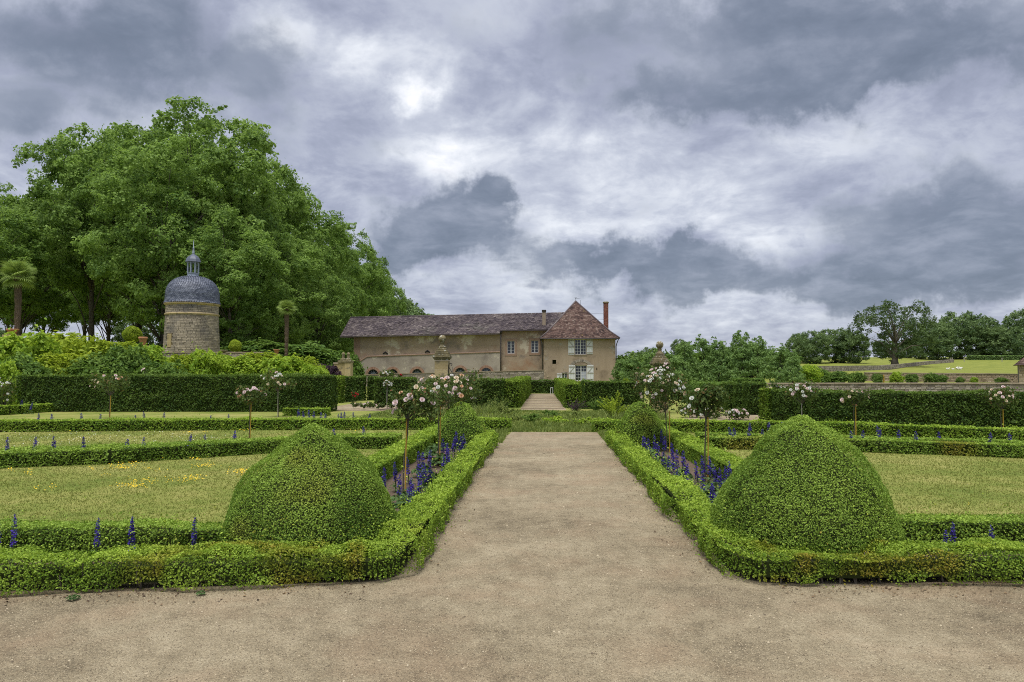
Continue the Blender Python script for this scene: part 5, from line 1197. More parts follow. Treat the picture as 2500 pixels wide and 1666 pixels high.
# stone garden stele and small post in the right garden
p = PD(1555, HOR, 36); st = thing('stone_stele', 'weathered upright stone post behind the hedge right of the house', 'stone post', (p.x, 36, 0)); s_ = 36 / FPX
Geo().lathe([(.17, 0), (.16, .6), (.145, EYE - 8 * s_ - .15), (.10, EYE - 5 * s_), (.03, EYE - 3 * s_)], 9).obj('post', MAT['lichen_stone'], st)
p = PD(1344, HOR, 50.5); st = thing('gate_post', 'thin white metal gate frame at the end of the far path', 'gate', (p.x, 50.5, 0)); g = Geo(); g.tube([(0, 0, 0), (0, 0, .48)], .02, 6); g.tube([(.16, 0, 0), (.16, 0, .48)], .02, 6); g.tube([(0, 0, .47), (.16, 0, .47)], .015, 6); g.obj('frame', MAT['white'], st)
# edging steps of the far path
for k in range(9):
    y = 31.5 + k * 2.2; o = Geo().box(-.95, .92, -.05, .05, 0, .03).obj('path_step', MAT['coping'], None, bevel=.01); o.location = (0, y, .003)
    props(o, 'thin step edge across the far path, ' + ['nearest', 'second', 'third', 'fourth', 'fifth', 'sixth', 'seventh', 'eighth', 'ninth'][k] + ' of nine', 'step', 'step edges of the far path')

# field walls on the right
def wall_run(label, pts, h, mat, cop=True, ch=.13, sw=.28, group='stone walls by the field'):
    p0 = pts[0]; root = thing('stone_wall', label, 'wall', (p0[0], p0[1], TZ(p0[0], p0[1])), 0, group); base = Vector((p0[0], p0[1], TZ(p0[0], p0[1])))
    gc, gs, gk = Geo(), Geo(), Geo(); rs = random.Random(3)
    for a, b in zip(pts[:-1], pts[1:]):
        A = Vector((a[0], a[1], 0)); B = Vector((b[0], b[1], 0)); L = (B - A).length; t = (B - A) / L; n_ = Vector((t.y, -t.x, 0))
        za, zb = TZ(a[0], a[1]), TZ(b[0], b[1]); loc = lambda s, o_, z: A + t * s + n_ * o_ + Vector((0, 0, za + (zb - za) * s / L + z)) - base
        gc.add([loc(0, 0, -.4), loc(L, 0, -.4), loc(L, -.4, -.4), loc(0, -.4, -.4), loc(0, 0, h), loc(L, 0, h), loc(L, -.4, h), loc(0, -.4, h)], [(0, 1, 5, 4), (4, 5, 6, 7), (2, 3, 7, 6), (1, 2, 6, 5), (3, 0, 4, 7)])
        tmp = Geo(); stones_on_front(tmp, 0, L, 0, h, 0, ch, sw, rs, .035)
        gs.V += [tuple(loc(v[0], -v[1] + .002, v[2])) for v in tmp.V]; gs.F += [tuple(i + gs.n for i in f) for f in tmp.F]; gs.R += tmp.R; gs.n += tmp.n
        if cop:
            k = max(1, int(L / .8))
            for j in range(k):
                s0, s1 = L * j / k + .006, L * (j + 1) / k - .006; d = rs.uniform(0, .012); gk.add([loc(s0, .06, h + .002), loc(s1, .06, h + .002), loc(s1, -.46, h + .002), loc(s0, -.46, h + .002), loc(s0, .06, h + .07 + d), loc(s1, .06, h + .07 + d), loc(s1, -.46, h + .07 + d), loc(s0, -.46, h + .07 + d)], [(0, 1, 5, 4), (4, 5, 6, 7), (1, 2, 6, 5), (3, 0, 4, 7), (2, 3, 7, 6), (0, 3, 2, 1)])
    gc.obj('mortar_core', MAT['mortar'], root); o = gs.obj('stones', MAT[mat], root); props(o, kind='stuff')
    if cop: gk.obj('coping', MAT['coping'], root)
    return root
q = lambda u, D: (PD(u, HOR, D).x, D)
wall_run('grey rubble wall with pale coping behind the right tall hedge', [q(1850, 43), q(2150, 42.5), q(2760, 42)], .86, 'rubble')
wall_run('tan stone wall with trained shrubs below the cattle field', [q(2112, 66), q(2300, 65), q(2520, 64)], .72, 'rubble_tan')
wall_run('distant field wall climbing past the big oak', [q(1950, 96), q(2060, 115), q(2150, 140), q(2215, 165), q(2275, 185), q(2330, 200)], .85, 'rubble', False, .25, .6)
# stone hut at the right edge
D = 60; p = PD(2487, HOR, D); hut = thing('stone_hut', 'corner of a small stone hut with tiled roof at the right edge', 'hut', (p.x, D, TZ(p.x, D)), -.55); zb = TZ(p.x, D); zE = EYE + (HOR - 892) * D / FPX - zb
Geo().box(0, 3.6, 0, 3.6, -.3, zE).obj('wall', MAT['mortar'], hut); g = Geo(); stones_on_front(g, 0, 3.6, 0, zE, -.002, .16, .35, rsd, .03); o = g.obj('stones', MAT['rubble_tan'], hut); props(o, kind='stuff')
c = [Vector((-.28, -.28, zE - .03)), Vector((3.88, -.28, zE - .03)), Vector((3.88, 3.88, zE - .03)), Vector((-.28, 3.88, zE - .03))]; pk2 = Vector((1.8, 1.8, zE + 1.9)); g = Geo(); g.add([*c, pk2], [(0, 1, 4), (1, 2, 4), (2, 3, 4), (3, 0, 4), (3, 2, 1, 0)]); hr = g.obj('roof', MAT['tile_red'], hut)
g = Geo(); [tiles(g, c[i], c[(i + 1) % 4], pk2, pk2, 12, .2, rsd, .03) for i in range(4)]; o = g.obj('roof_tiles', MAT['tile_red'], hr); props(o, kind='stuff')
# field hedge and fence posts on the ridge, yellow stake
D = 225; a, b = q(2365, D), q(2560, D)
hedge('field_hedge', 'low hedge along the top of the cattle field', [a, b], 1.6, 1.5, 'ash', leaf=.03, dens=3600, z0=TZ(a[0], D) - .2, rough=2)
for u, lab in ((2322, 'left of the pair of pale fence posts on the ridge'), (2325.5, 'right of the pair of pale fence posts on the ridge'), (2354.5, 'single pale fence post left of the field hedge'), (2447, 'pale fence post before the field hedge')):
    P_ = q(u, 205); g = Geo(); g.tube([(0, 0, -.3), (.02, 0, 1.2)], .10, 6); o = g.obj('fence_post', MAT['wood_grey']); o.location = (P_[0], P_[1], TZ(*P_)); props(o, lab, 'fence post', 'fence posts on the ridge')
P_ = q(2157, 63); o = Geo().tube([(0, 0, -.1), (0, 0, .75)], .06, 6).obj('garden_stake', MAT['cane']); o.location = (P_[0], P_[1], TZ(*P_)); props(o, 'short yellow stake at the foot of the tan wall', 'stake')

# terrace wall, posts, pots
wall_run('terrace retaining wall half hidden by shrubs below the tower', [q(395, 50.5), q(540, 50.5), q(640, 51)], .55, 'rubble', group='terrace walls')
P_ = q(546, 48); o = Geo().box(-.22, .22, -.22, .22, -1.2, .55).obj('terrace_post', MAT['lichen_stone'], bevel=.015); o.location = (P_[0], P_[1], 2.3); props(o, 'grey stone terrace post under the stone urn', 'stone post')
def pot(name, label, u, D, vtop, vbot, wpx, prof, mat, cat, group=None):
    p = PD(u, HOR, D); s = D / FPX; H = (vbot - vtop) * s; W = wpx * s / 2; zb = EYE + (HOR - vbot) * s
    root = thing(name, label, cat, (p.x, D, zb), 0, group); Geo().lathe([(a * W, b * H) for a, b in prof], 22).obj('vessel', MAT[mat], root, True); return root, W, H, zb
PP = [(.55, 0), (.62, .05), (.82, .70), (.84, .72), (1.0, .74), (1.0, .98), (.88, 1.0), (.80, .90), (.3, .88)]
r_, W_, H_, zb = pot('terracotta_pot', 'terracotta pot on the terrace edge left of the tower', 347.5, 47, 821, 842, 21, PP, 'terracotta', 'pot'); Geo().box(-.28, .28, -.28, .28, 2.4 - zb, -.004).obj('pedestal', MAT['pier'], r_)
r_, W_, H_, zb = pot('terracotta_urn', 'terracotta urn on a pedestal before the slim palm', 674.5, 47, 853, 867, 16, [(.5, 0), (.35, .15), (.5, .3), (.75, .85), (1, .9), (1, 1), (.8, 1), (.6, .9)], 'terracotta', 'urn'); Geo().box(-.15, .15, -.15, .15, 1.6 - zb, -.004).obj('pedestal', MAT['pier'], r_)
r_, W_, H_, zb = pot('stone_urn', 'shallow grey stone urn on the terrace post right of the tower', 545, 48, 854, 869, 19, [(.35, 0), (.2, .2), (.25, .45), (.8, .7), (1, .9), (1, 1), (.85, .98), (.5, .8)], 'lichen_stone', 'urn')
r_, W_, H_, zb = pot('terracotta_planter', 'wide terracotta planter at the foot of the big palm', 28, 46.8, 800, 815, 28, PP, 'terracotta', 'planter'); Geo().box(-.4, .4, -.4, .4, 2.2 - zb, -.004).obj('pedestal', MAT['pier'], r_)
def ball_tree(label, u, D, vtop, vbot, wpx, zg):
    p = PD(u, HOR, D); s = D / FPX; r = wpx * s / 2; zc = EYE + (HOR - (vtop + vbot) / 2) * s; root = thing('ball_topiary', label, 'topiary', (p.x, D, zg), 0, 'clipped balls on the terrace')
    rs = np.random.RandomState(int(u)); n = 5200; U = rand_dir(rs, n); P = U * r * np.array([1, 1, (vbot - vtop) / wpx])
    P = P * (1 + (vnoise(P + p.x, 4) - .5) * .22 - rs.exponential(.04, n))[:, None] + np.array([0, 0, zc - zg])
    child('crown', quad_mesh('crown', leaf_quads(P, norm(U + np.array([0, 0, .3])), .085, rs=rs), rs.rand(n), None, MAT['shrub_y']), root)
    Geo().lathe([(r * .82 * math.sin(math.pi * k / 8) + .002, zc - zg - r * .78 * math.cos(math.pi * k / 8)) for k in range(9)], 12).obj('inner_branches', MAT['core'], root, True)
    g = Geo(); g.tube([(0, 0, 0), (.02, 0, zc - zg)], [.05, .03], 7); g.obj('trunk', MAT['bark_dark'], root); return root
ball_tree('large bright clipped ball tree left of the tower', 321, 50, 794, 835, 44, 2.6)
ball_tree('small bright clipped ball tree right of the tower', 573.5, 52, 829, 861, 30, 2.6)

# white cattle lying in the field
def cow(label, u, D, L, head, flip=1, low=1.0):
    p = PD(u, HOR, D); z0 = TZ(p.x, D); k = L
    me = bpy.data.meshes.new('body'); V = [(0, 0, .33), (.32, 0, .36), (.55, 0, .34), (-.25, 0, .35), (-.48, 0, .33), (-.62, 0, .42), (-.74, 0, .52 * head), (-.90, -.02, .46 * head), (.58, 0, .22), (.30, -.2, .10), (.12, -.27, .06), (-.30, -.2, .10), (-.48, -.26, .05), (.30, .2, .1), (-.30, .2, .1), (-.73, -.10, .56 * head), (-.73, .10, .56 * head)]
    E = [(0, 1), (1, 2), (0, 3), (3, 4), (4, 5), (5, 6), (6, 7), (2, 8), (1, 9), (9, 10), (3, 11), (11, 12), (1, 13), (3, 14), (6, 15), (6, 16)]
    R = [.27, .27, .18, .28, .22, .15, .115, .065, .03, .11, .05, .10, .045, .11, .10, .03, .03]
    me.from_pydata([(a * k * flip, b * k, max(.04, c * k * low)) for a, b, c in V], E, []); me.materials.append(MAT['white_hide'])
    o = bpy.data.objects.new('cow', me); link(o); o.location = (p.x, D, z0 + .02)
    o.modifiers.new('skin', 'SKIN'); sv = me.skin_vertices[0].data
    for i, r_ in enumerate(R): sv[i].radius = (r_ * k, r_ * k); sv[i].use_root = (i == 0)
    ss = o.modifiers.new('smooth', 'SUBSURF'); ss.levels = 2; ss.render_levels = 2
    return props(o, label, 'cow', 'white cattle in the field')
MAT['white_hide'] = pmat('white_hide', [(.62, .60, .54), (.78, .76, .70)], 3)
cow('largest white cow lying on the right of the three in the field', 2341, 150, .95, .9, -1); cow('white calf lying on the left of the three in the field', 2313.5, 148, .55, 1.3, -1, 1.2); cow('smallest white calf lying low between the other two', 2327, 149, .42, .8, 1)
# ================================================================== flowers and roses
MAT['larkspur'] = foliage('larkspur_petals', (.035, .022, .24), (.15, .095, .58), nscale=6, trans=.3, rough=.6)
MAT['rose_pink'] = foliage('pale_pink_petals', (.70, .52, .53), (.90, .79, .80), nscale=6, trans=.25, rough=.6, spec=.2)
MAT['rose_cream'] = foliage('cream_petals', (.70, .56, .40), (.88, .80, .68), nscale=6, trans=.25, rough=.6, spec=.2)
MAT['rose_peach'] = foliage('peach_petals', (.66, .38, .22), (.84, .62, .42), nscale=6, trans=.25, rough=.6, spec=.2)
MAT['rose_white'] = foliage('white_petals', (.66, .66, .62), (.86, .86, .84), nscale=6, trans=.25, rough=.6, spec=.2)
MAT['rose_red'] = foliage('red_petals', (.32, .01, .02), (.58, .04, .05), nscale=6, trans=.2, rough=.6)
ORD = ['first', 'second', 'third', 'fourth', 'fifth', 'sixth', 'seventh', 'eighth', 'ninth', 'tenth', 'eleventh', 'twelfth', 'thirteenth', 'fourteenth', 'fifteenth', 'sixteenth', 'seventeenth', 'eighteenth', 'nineteenth', 'twentieth', 'twenty-first', 'twenty-second', 'twenty-third', 'twenty-fourth', 'twenty-fifth', 'twenty-sixth', 'twenty-seventh', 'twenty-eighth', 'twenty-ninth', 'thirtieth']

def lark_meshes(seed):
    """unit larkspur: stem 1 m high, flowers over the upper part; leaves at the foot"""
    rs = np.random.RandomState(seed); r = random.Random(seed)
    g = Geo(); bend = r.uniform(-.05, .05); g.tube([(0, 0, 0), (bend * .3, 0, .35), (bend, 0, .98)], [.011, .009, .004], 5); stem = g.mesh('stem', MAT['stalk'])
    n = 130; k = rs.rand(n) ** .9; z = .36 + .64 * k; rad = .027 * (1 - k ** 4) + .004; a = rs.uniform(0, 6.28, n)
    bx = bend * z
    P = np.column_stack([bx + rad * np.cos(a) * rs.uniform(.5, 1.1, n), rad * np.sin(a) * rs.uniform(.5, 1.1, n), z])
    Nn = np.column_stack([np.cos(a), np.sin(a), np.full(n, .25)])
    spike = quad_mesh('flower_spike', leaf_quads(P, Nn, .034 * (1.2 - .6 * k), aspect=.85, tilt=.55, fold=.3, rs=rs), rs.rand(n), None, MAT['larkspur'])
    n = 26; a = rs.uniform(0, 6.28, n); z = rs.uniform(.02, .34, n); rr = rs.uniform(.03, .16, n) * (1.1 - z)
    P = np.column_stack([rr * np.cos(a), rr * np.sin(a), z]); Nn = np.column_stack([np.cos(a) * .6, np.sin(a) * .6, np.full(n, .8)])
    lv = quad_mesh('leaves', leaf_quads(P, Nn, .075, aspect=.45, tilt=.5, fold=.1, rs=rs), rs.rand(n), None, MAT['herb'])
    return stem, spike, lv
LARK = [lark_meshes(300 + i) for i in range(6)]
GL = 'blue purple larkspurs'
def larkspur(x, y, H, label, i=0, fat=1.0, lean=0.0):
    m = LARK[i % 6]; root = thing('larkspur', label, 'larkspur', (x, y, 0.008), i * 1.9, GL, (fat, fat, H)); root.rotation_euler = (lean, lean * .7, i * 1.9)
    child('stem', m[0], root); child('flower_spike', m[1], root); child('leaves', m[2], root); return root
def lark_row(lst, zb, where, minH=.4, fat=1.0, clampx=None, behind=None):
    """lst: (column, spike top, spike foot) in photo pixels; ordered from left to right"""
    lst = sorted(lst)
    for i, (u, vt, vb) in enumerate(lst):
        D = (EYE - zb) * FPX / (vb - HOR); p = PD(u, HOR, D); x = p.x
        if behind:
            D = float(np.interp(x, [q[0] for q in behind], [q[1] for q in behind])) + .5 + .25 * (i % 2); x = PD(u, HOR, D).x
        if clampx: x = min(max(x, clampx[0]), clampx[1])
        H = max(minH, EYE - (vt - HOR) * D / FPX)
        larkspur(x, D, H * random.uniform(.88, 1.08), f'{ORD[i]} larkspur from left {where}', i + int(u), fat * max(.85, (D / 12) ** .3), random.uniform(-.10, .10))
z7 = lambda L, y0=880, s=3.92, x0=0: [(x0 + a / s, y0 + b / s, y0 + c / s) for a, b, c in L]
lark_row(z7([(378, 520, 568), (523, 508, 552), (800, 515, 563), (958, 540, 566), (1308, 530, 564), (1393, 508, 563), (1565, 505, 562), (2015, 535, 562), (2205, 515, 560)]), .31, 'behind the long straight left hedge')
lark_row(z7([(90, 755, 850), (340, 765, 862), (533, 738, 830), (818, 750, 832), (1800, 722, 795), (1967, 730, 785), (2248, 688, 782)]) + [(819, 1050, 1071), (893, 1047, 1067), (1215 / 3.92, 1080, 1084), (1385 / 3.92, 1080, 1084)], .27, 'in the middle left bed between low hedges', behind=ML)
lark_row([(10, 1300, 1343), (45, 1301, 1346), (244, 1303, 1343), (326, 1307, 1344), (333, 1320, 1345), (479, 1273, 1339)], .16, 'in the narrow bed along the left forecourt', fat=.75)
lark_row([(550 + a / 3.016, 880 + b / 3.016, 880 + c / 3.016) for a, b, c in [(548, 365, 412), (588, 385, 416), (620, 365, 415), (655, 368, 418), (712, 375, 420), (750, 390, 418), (835, 392, 416), (855, 390, 415), (880, 388, 415), (953, 382, 412), (1060, 390, 412)]], .30, 'in far bed before the tall left hedge end')
lark_row([(52, 979, 990), (74, 983, 991)], .36, 'behind the short hedge at the far left')
lb = [(1172, 805, 925), (1262, 770, 865), (1358, 725, 815), (1215, 985, 1130), (1280, 905, 970), (1450, 800, 910), (1463, 705, 785), (1497, 660, 740), (1490, 750, 870), (1655, 640, 740), (1625, 730, 800), (1710, 535, 610), (1795, 545, 640), (1665, 575, 650), (1690, 590, 660), (1755, 590, 655), (1735, 620, 665), (1410, 880, 955), (1380, 930, 1005), (1610, 630, 670), (1440, 735, 775), (1350, 990, 1045), (1510, 790, 860), (1640, 660, 720), (1820, 590, 640)]
lark_row([(550 + a / 3.016, 880 + b / 3.016, 880 + c / 3.016) for a, b, c in lb], .20, 'in the left path bed between the box cones', minH=.42, clampx=(-2.26, -1.48), fat=.9)
rb_ = [(940, 540, 650), (905, 580, 645), (1095, 515, 590), (1112, 575, 645), (1008, 590, 660), (1060, 600, 690), (1048, 590, 640), (1185, 635, 705), (1248, 640, 740), (1100, 670, 750), (1150, 680, 780), (1165, 720, 805), (1283, 710, 800), (1272, 790, 860), (1185, 780, 830), (1405, 710, 800), (1440, 725, 820), (1365, 770, 835), (1395, 850, 935), (1500, 760, 860), (1600, 755, 870), (1525, 830, 895), (1560, 860, 910), (1483, 870, 1000), (1450, 960, 1010), (1210, 690, 760)]
lark_row([(1250 + a / 3.016, 880 + b / 3.016, 880 + c / 3.016) for a, b, c in rb_], .20, 'in the right path bed between the box cones', minH=.42, clampx=(1.88, 2.60), fat=.9)
lark_row([(1786, 1049, 1071), (1793, 1051, 1071), (1826, 1049, 1071), (1858, 1062, 1073), (2139, 1058, 1082), (2190, 1058, 1081), (2234, 1062, 1082), (2290, 1067, 1086), (2411, 1072, 1092), (2463, 1074, 1089), (2102, 1060, 1072), (2076, 1061, 1070)], .27, 'in the middle right bed between low hedges', behind=MR)
lark_row([(1876, 1025, 1034), (2143, 1034, 1042), (1830, 1030, 1035), (1910, 1029, 1035)], .31, 'behind the long hedge of the right lawn')
lark_row([(2415, 1271, 1320), (2314, 1313, 1322), (2296, 1318, 1326)], .13, 'in the narrow bed along the right forecourt', fat=.75, minH=.34)

# leafy bed plants
rs = np.random.RandomState(5); HERB = []
for i in range(3):
    n = 85; a = rs.uniform(0, 6.28, n); rr = np.sqrt(rs.rand(n)) * .5; z = .25 + .5 * (1 - (rr / .5) ** 2) * rs.uniform(.3, 1, n)
    P = np.column_stack([rr * np.cos(a), rr * np.sin(a), z]); Nn = np.column_stack([np.cos(a) * rr * 1.6, np.sin(a) * rr * 1.6, np.full(n, .8)])
    g = Geo()
    for k in range(6): b = k * 1.05; g.tube([(0, 0, 0), (.2 * math.cos(b), .2 * math.sin(b), .3), (.36 * math.cos(b), .36 * math.sin(b), .5)], [.03, .02, .01], 4)
    HERB.append((quad_mesh('leaves', leaf_quads(P, Nn, .26, aspect=.6, tilt=.4, fold=.12, rs=rs), rs.rand(n), None, MAT['herb']), g.mesh('stems', MAT['stalk'])))
def herb(x, y, s, h, label, i, group='leafy plants in the path beds'):
    root = thing('bed_plant', label, 'plant', (x, y, .008), i * 2.1, group, (s, s, h)); child('leaves', HERB[i % 3][0], root); child('stems', HERB[i % 3][1], root)
r = random.Random(8)
for side, x0, x1 in (('left', -2.22, -1.5), ('right', 1.9, 2.58)):
    ys = sorted([7.6 + 8.0 * k / 11 + r.uniform(-.3, .3) for k in range(12)])
    for k, y in enumerate(ys):
        fx = r.random() ** 1.6; x = (x1 - (x1 - x0) * fx) if side == 'left' else (x0 + (x1 - x0) * fx)
        herb(x, y, r.uniform(.26, .46), r.uniform(.18, .34), f'leafy green plant in the {side} path bed, {ORD[k]} from the front', k)
herb(G(975, 1285).x, G(975, 1262).y, .5, .3, 'big leaved grey green plant beside the left front cone', 3); herb(G(1738, 1250).x - .05, G(1738, 1250).y, .5, .35, 'big leaved grey green plant beside the right front cone', 4)
herb(G(178, 1467).x, G(178, 1467).y, .09, .05, 'small weed at the foot of the left front hedge', 1, None); herb(G(490, 1455).x, G(490, 1455).y, .07, .04, 'small weed in the gap of the left front hedge', 2, None)

# roses -----------------------------------------------------------------
def blossom_mesh(mat, seed):
    rs = np.random.RandomState(seed); V = []; R = []
    for ring, (n, tilt, rad, sz) in enumerate([(6, .25, .30, .62), (6, .7, .24, .52), (5, 1.05, .15, .40), (4, 1.35, .07, .28)]):
        for k in range(n):
            a = 6.28 * k / n + ring * .5 + rs.uniform(-.15, .15); d = np.array([math.cos(a), math.sin(a), 0]); t = np.array([-math.sin(a), math.cos(a), 0]); up = np.array([0, 0, 1.0])
            o = d * math.cos(tilt) + up * math.sin(tilt); b = d * rad * .4; w = sz * .55
            V += [b - t * w * .35, b + t * w * .35, b + o * sz * .75 + t * w + d * .04, b + o * sz - d * .05 * ring]; R.append(rs.rand())
            V += [b - t * w * .35, b + o * sz - d * .05 * ring, b + o * sz * .75 - t * w + d * .04, b - t * w * .6 + o * .1]; R.append(R[-1])
    return quad_mesh('blossom', np.array(V), R, None, MAT[mat])
BLO = {k: [blossom_mesh('rose_' + k, 40 + i) for i in range(2)] for k in ('pink', 'cream', 'peach', 'white', 'red')}
def rose(label, u, vbase, vtop, wpx, nb, kinds, stake='cane', seed=0, nleaf=520, thin=1.0, vcrown=None, name='standard_rose', lean=0.0, leaf=.055, bsize=.048, uc=None, trunk=True, group='standard rose trees', dense_low=False, z=None, extra=0.0, D=None, slack=0.0):
    base = G(u, vbase) if D is None else PD(u, HOR, D)
    D = base.y; s = D / FPX; rs = np.random.RandomState(900 + seed); rd = random.Random(seed + 50)
    root = thing(name, label, 'rose', (base.x, D, .006 if z is None else z), 0, group)
    zt = EYE - (vtop - HOR) * s; W = wpx * s / 2; zl = (EYE - (vcrown - HOR) * s) if vcrown else zt - W * 1.35
    zc = (zt + zl) / 2; hz_ = max(.1, (zt - zl) / 2); ox = 0 if uc is None else (uc - u) * s
    nt_ = 7; g = Geo(); fork = Vector((ox * .35 + lean * .3, 0, max(.05, zl + .06)))
    if trunk:
        pts = [Vector((0, 0, 0))]; 
        for k in range(1, 5): pts.append(Vector((fork.x * k / 4 + rd.uniform(-.012, .012), rd.uniform(-.012, .012), fork.z * k / 4)))
        g.tube(pts, [.012, .0105, .010, .010, .013], 6)
    C = []
    for k in range(9):
        a = k * 2.4; rr = W * rd.uniform(.35, .85); C.append(Vector((ox + rr * math.cos(a), rr * math.sin(a) * .8, zc + hz_ * rd.uniform(-.35, .75))))
        m_ = fork.lerp(C[-1], .55) + Vector((0, 0, .03)); g.tube([fork, m_, C[-1]], [.010, .006, .003], 4)
    g.obj('trunk', MAT['bark'], root)
    if stake:
        st = Geo(); sx = .035 if stake == 'cane' else -.03; st.tube([(sx, -.03, 0), (sx + .01, -.02, fork.z * 1.02)], (.009 if stake == 'cane' else .007) * max(1, (D / 14) ** .6), 6); st.obj('support_stake', MAT[stake] if stake in MAT else MAT['cane'], root)
    Ca = np.array([tuple(c) for c in C]); n = int(nleaf); idx = rs.randint(0, len(C), n); U = rand_dir(rs, n)
    P = Ca[idx] + U * np.array([W * .42, W * .40, hz_ * .55]) * (rs.rand(n) ** .4)[:, None]
    fr = rs.rand(n) < .25; P[fr] = np.array([ox, 0, zc]) + rand_dir(rs, fr.sum()) * np.array([W, W * .8, hz_]) * (rs.rand(fr.sum()) ** .5)[:, None]
    child('foliage', quad_mesh('foliage', leaf_quads(P, norm(U + np.array([0, -.2, .6])), leaf * max(1, (D / 12) ** .5), aspect=.6, tilt=.6, rs=rs), rs.rand(n), (rs.rand(n) < .12) * rs.rand(n), MAT['rose_leaf']), root)
    for k in range(nb):
        a = rd.uniform(0, 6.28); el = rd.uniform(-.35, 1.25); rr = rd.uniform(.72, 1.02)
        d = Vector((math.cos(a) * math.cos(el), math.sin(a) * math.cos(el), math.sin(el)))
        if d.y > .2 and rd.random() < .7: d.y = -d.y
        q = Vector((ox + d.x * W * rr, d.y * W * .8 * rr, zc + d.z * hz_ * rr))
        kk = rd.choice(kinds); o_ = child('blossom', BLO[kk][k % 2], root, q, (0, 0, 0), bsize * rd.uniform(.75, 1.3) * max(1, (D / 12) ** .35))
        ax = Vector((d.x + rd.uniform(-.4, .4), d.y - .5, d.z * .6 + .5)); o_.rotation_euler = ax.to_track_quat('Z', 'Y').to_euler()
    return root
PK = ['pink', 'pink', 'cream', 'pink', 'peach']
rose('standard rose on a yellow stake before the tall left hedge', 267, 1023, 913, 90, 14, PK, 'cane', 1, 700)
rose('standard rose with wide crown before the tall left hedge, near its middle', 608, 1079, 942, 78, 16, PK, 'cane', 2, 800)
rose('tall standard rose reaching over the top of the tall left hedge', 680, 1019, 903, 84, 18, ['pink', 'cream', 'white'], 'wood_grey', 3, 800, vcrown=962, uc=671)
rose('slender standard rose at the end of the tall left hedge', 802, 1004, 922, 36, 9, ['pink', 'cream'], 'cane', 4, 320, uc=796)
rose('small white standard rose in the far rose bed', 946, 998, 930, 26, 14, ['white'], 'wood_grey', 5, 260)
rose('white rose bush peeping over the hedge block', 945, 990, 905, 42, 12, ['white', 'cream'], None, 6, 420, D=39, vcrown=925)
rose('big standard rose with yellow stake in the front of the left path bed', 984, 1206, 945, 118, 16, ['pink', 'peach', 'cream', 'pink'], 'cane', 7, 1500, vcrown=1040, uc=1010, leaf=.05)
rose('widest rose tree with many pink blossoms before the left stone pier', 1069, 1139, 913, 190, 46, ['pink', 'pink', 'cream', 'peach', 'white'], 'cane', 8, 2400, vcrown=1005, uc=1080, leaf=.05)
rose('large white and pink rose tree before the right stone pier', 1630, 1105, 900, 128, 58, ['white', 'cream', 'pink', 'white'], 'cane', 9, 2600, vcrown=1012, uc=1615, leaf=.05)
rose('leafy standard rose with a pale trunk in the right path bed', 1722, 1183, 938, 92, 8, ['cream', 'white'], 'cane', 10, 1500, vcrown=1030, uc=1728, leaf=.05)
rose('small pale standard rose at the corner of the right tall hedge', 1896, 1029, 938, 40, 12, ['white', 'cream'], 'wood_grey', 11, 380)
rose('pale pink standard rose above the tip of the right front cone', 1959, 1046, 931, 80, 22, ['pink', 'white', 'pink'], 'wood_grey', 12, 760, vcrown=990)
rose('standard rose on a yellow stake in the middle right bed', 2085, 1077, 950, 64, 11, ['pink', 'cream'], 'cane', 13, 640, vcrown=1000, uc=2091)
rose('standard rose on a yellow stake near the right edge', 2445, 1053, 941, 76, 16, ['pink', 'pink', 'cream'], 'cane', 14, 700, vcrown=1003, uc=2447)
GB = 'rose bushes'
rose('white rose bush at the left edge of the picture', 8, 1012, 922, 60, 16, ['white'], None, 15, 700, vcrown=1008, name='rose_bush', trunk=False, group=GB)
rose('pinkish rose bush beside the right gravel court', 1800, 1026, 996, 60, 22, ['pink', 'pink', 'white'], None, 16, 700, vcrown=1024, name='rose_bush', trunk=False, group=GB)
rose('low white rose bush behind the pale rose trunk', 1735, 1022, 992, 70, 14, ['white', 'cream'], None, 17, 700, vcrown=1020, name='rose_bush', trunk=False, group=GB)
rose('low rose bush at the foot of the big right rose', 1685, 1020, 990, 60, 8, ['white', 'pink'], None, 18, 600, vcrown=1018, name='rose_bush', trunk=False, group=GB)
rose('small red rose plant on the gravel left of the far bed', 867, 984, 955, 20, 5, ['red'], None, 19, 120, name='rose_bush', group=GB, vcrown=978)
rose('orange red rose behind the hedge block at left', 977, 985, 915, 14, 3, ['red'], None, 20, 60, D=40, vcrown=922, name='rose_bush', group=GB)
for k, (u, v) in enumerate([(868, 999), (888, 1000), (908, 999), (930, 1001), (955, 1000), (980, 1001), (1005, 1000), (900, 996)]):
    rose(f'{ORD[k]} scrubby low rose plant of the dry rose bed', u, v, v - 14, 22, 2, ['cream', 'pink'], None, 30 + k, 130, vcrown=v - 2, name='rose_bush', trunk=False, group='scrubby plants of the dry rose bed')
# climbing roses over the right pier and single bloom over the left hedge
rose('climbing rose clustered on the right stone pier', 1620, 1006, 885, 62, 22, ['pink', 'white', 'pink'], None, 51, 900, D=28.1, vcrown=960, name='climbing_rose', group=None)
rose('rose shrub at the foot of the left stone pier', 1120, 1010, 935, 110, 18, ['pink', 'white'], None, 52, 1100, D=28.0, vcrown=1004, name='rose_bush', group=GB)
rose('single pink rose standing above the top of the tall left hedge', 353, 1004, 903, 12, 1, ['pink'], None, 53, 20, D=29.4, vcrown=912, bsize=.13, name='rose_bush', group=None)
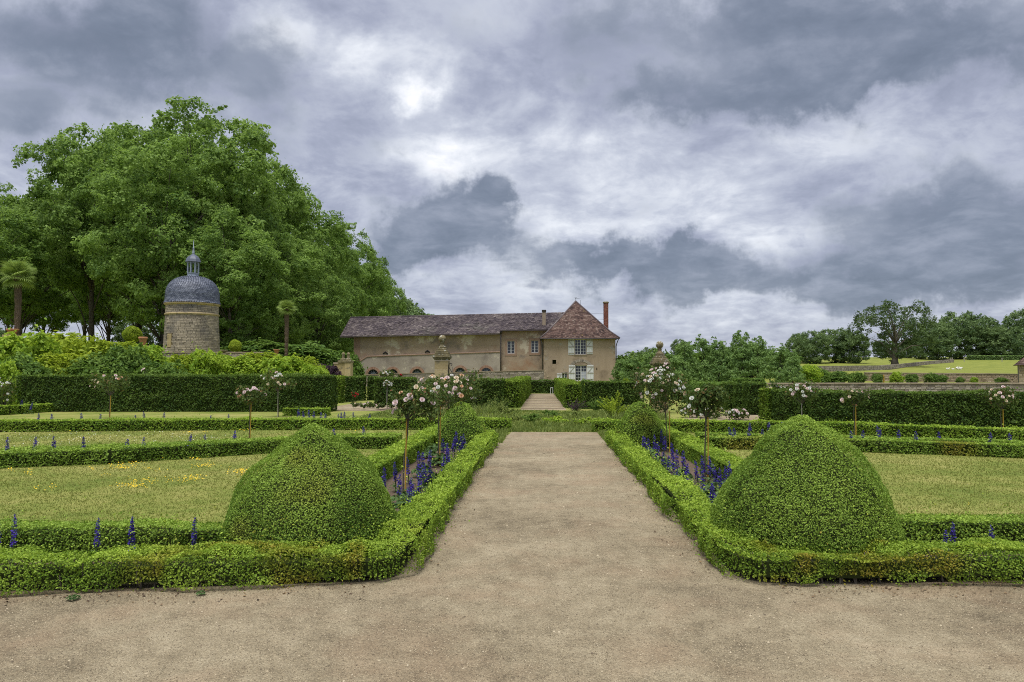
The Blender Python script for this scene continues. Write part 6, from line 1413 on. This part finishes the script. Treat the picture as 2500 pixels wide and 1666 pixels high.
# tall pale perennial beside the right far cone, wild leaves in the strip
def spray(label, u, v, vtop, wpx, n, mat, seed, leaf=.07, name='tall_perennial'):
    base = G(u, v); D = base.y; s = D / FPX; H = (v - vtop) * s; W = wpx * s / 2; rs = np.random.RandomState(seed); root = thing(name, label, 'plant', (base.x, D, 0)); g = Geo(); P = []; Nn = []
    for k in range(26):
        a = rs.uniform(0, 6.28); q = rs.rand() ** .5 * W; t = np.array([q * math.cos(a), q * math.sin(a), H * rs.uniform(.55, 1.05) * (1.1 - .35 * q / W)]); g.tube([(t[0] * .2, t[1] * .2, 0), (t[0] * .6, t[1] * .6, t[2] * .55), tuple(t)], [.008, .006, .002], 4)
        m = n // 26; kk = rs.uniform(.1, 1, m); pts = np.outer(kk, t) * np.column_stack([.25 + .75 * kk, .25 + .75 * kk, np.ones(m)]); P.append(pts + rs.normal(0, .035, (m, 3)) * (1.3 - kk)[:, None]); Nn.append(np.tile([0, -.3, .9], (m, 1)))
    g.obj('stems', MAT['stalk'], root); P = np.concatenate(P); P[:, 2] = np.maximum(P[:, 2], .02)
    child('leaves', quad_mesh('leaves', leaf_quads(P, np.concatenate(Nn), leaf, aspect=.35, tilt=.7, rs=rs), rs.rand(len(P)), None, MAT[mat]), root); return root
spray('tall yellow green perennial left of the right far cone', 1502, 1030, 955, 95, 2600, 'shrub_y', 61)
spray('feathery seeding grass clump before the dark hedge left of the far path', 1215, 1004, 960, 90, 900, 'wild', 62, .06)
spray('brown pink perennial clump at the right foot of the far path', 1405, 1004, 975, 70, 800, 'purple_leaf', 63, .06)
spray('dark perennial clump before the right hedge block', 1455, 1003, 972, 60, 900, 'shrub_d', 64, .06)
for k, (u, v, vt, w, mt, lab) in enumerate([(1300, 1033, 1008, 60, 'shrub_d', 'dark leafy weed clump in the middle of the wild strip'), (1360, 1037, 1018, 90, 'shrub', 'broad bright weed clump at the right of the wild strip'), (1430, 1038, 1020, 80, 'shrub', 'bright weed clump before the right far cone'), (1345, 1020, 1000, 50, 'shrub_d', 'small dark weed clump under the far path'), (1255, 1030, 1012, 50, 'wild', 'pale weed clump left in the wild strip'), (1230, 1012, 992, 70, 'wild', 'straw weed clump below the left hedge'), (1400, 1020, 1002, 60, 'wild', 'straw weed clump below the right hedge')]):
    spray(lab, u, v, vt, w, 1100, mt, 70 + k, .10 if mt == 'shrub' else .075, 'weed_clump')
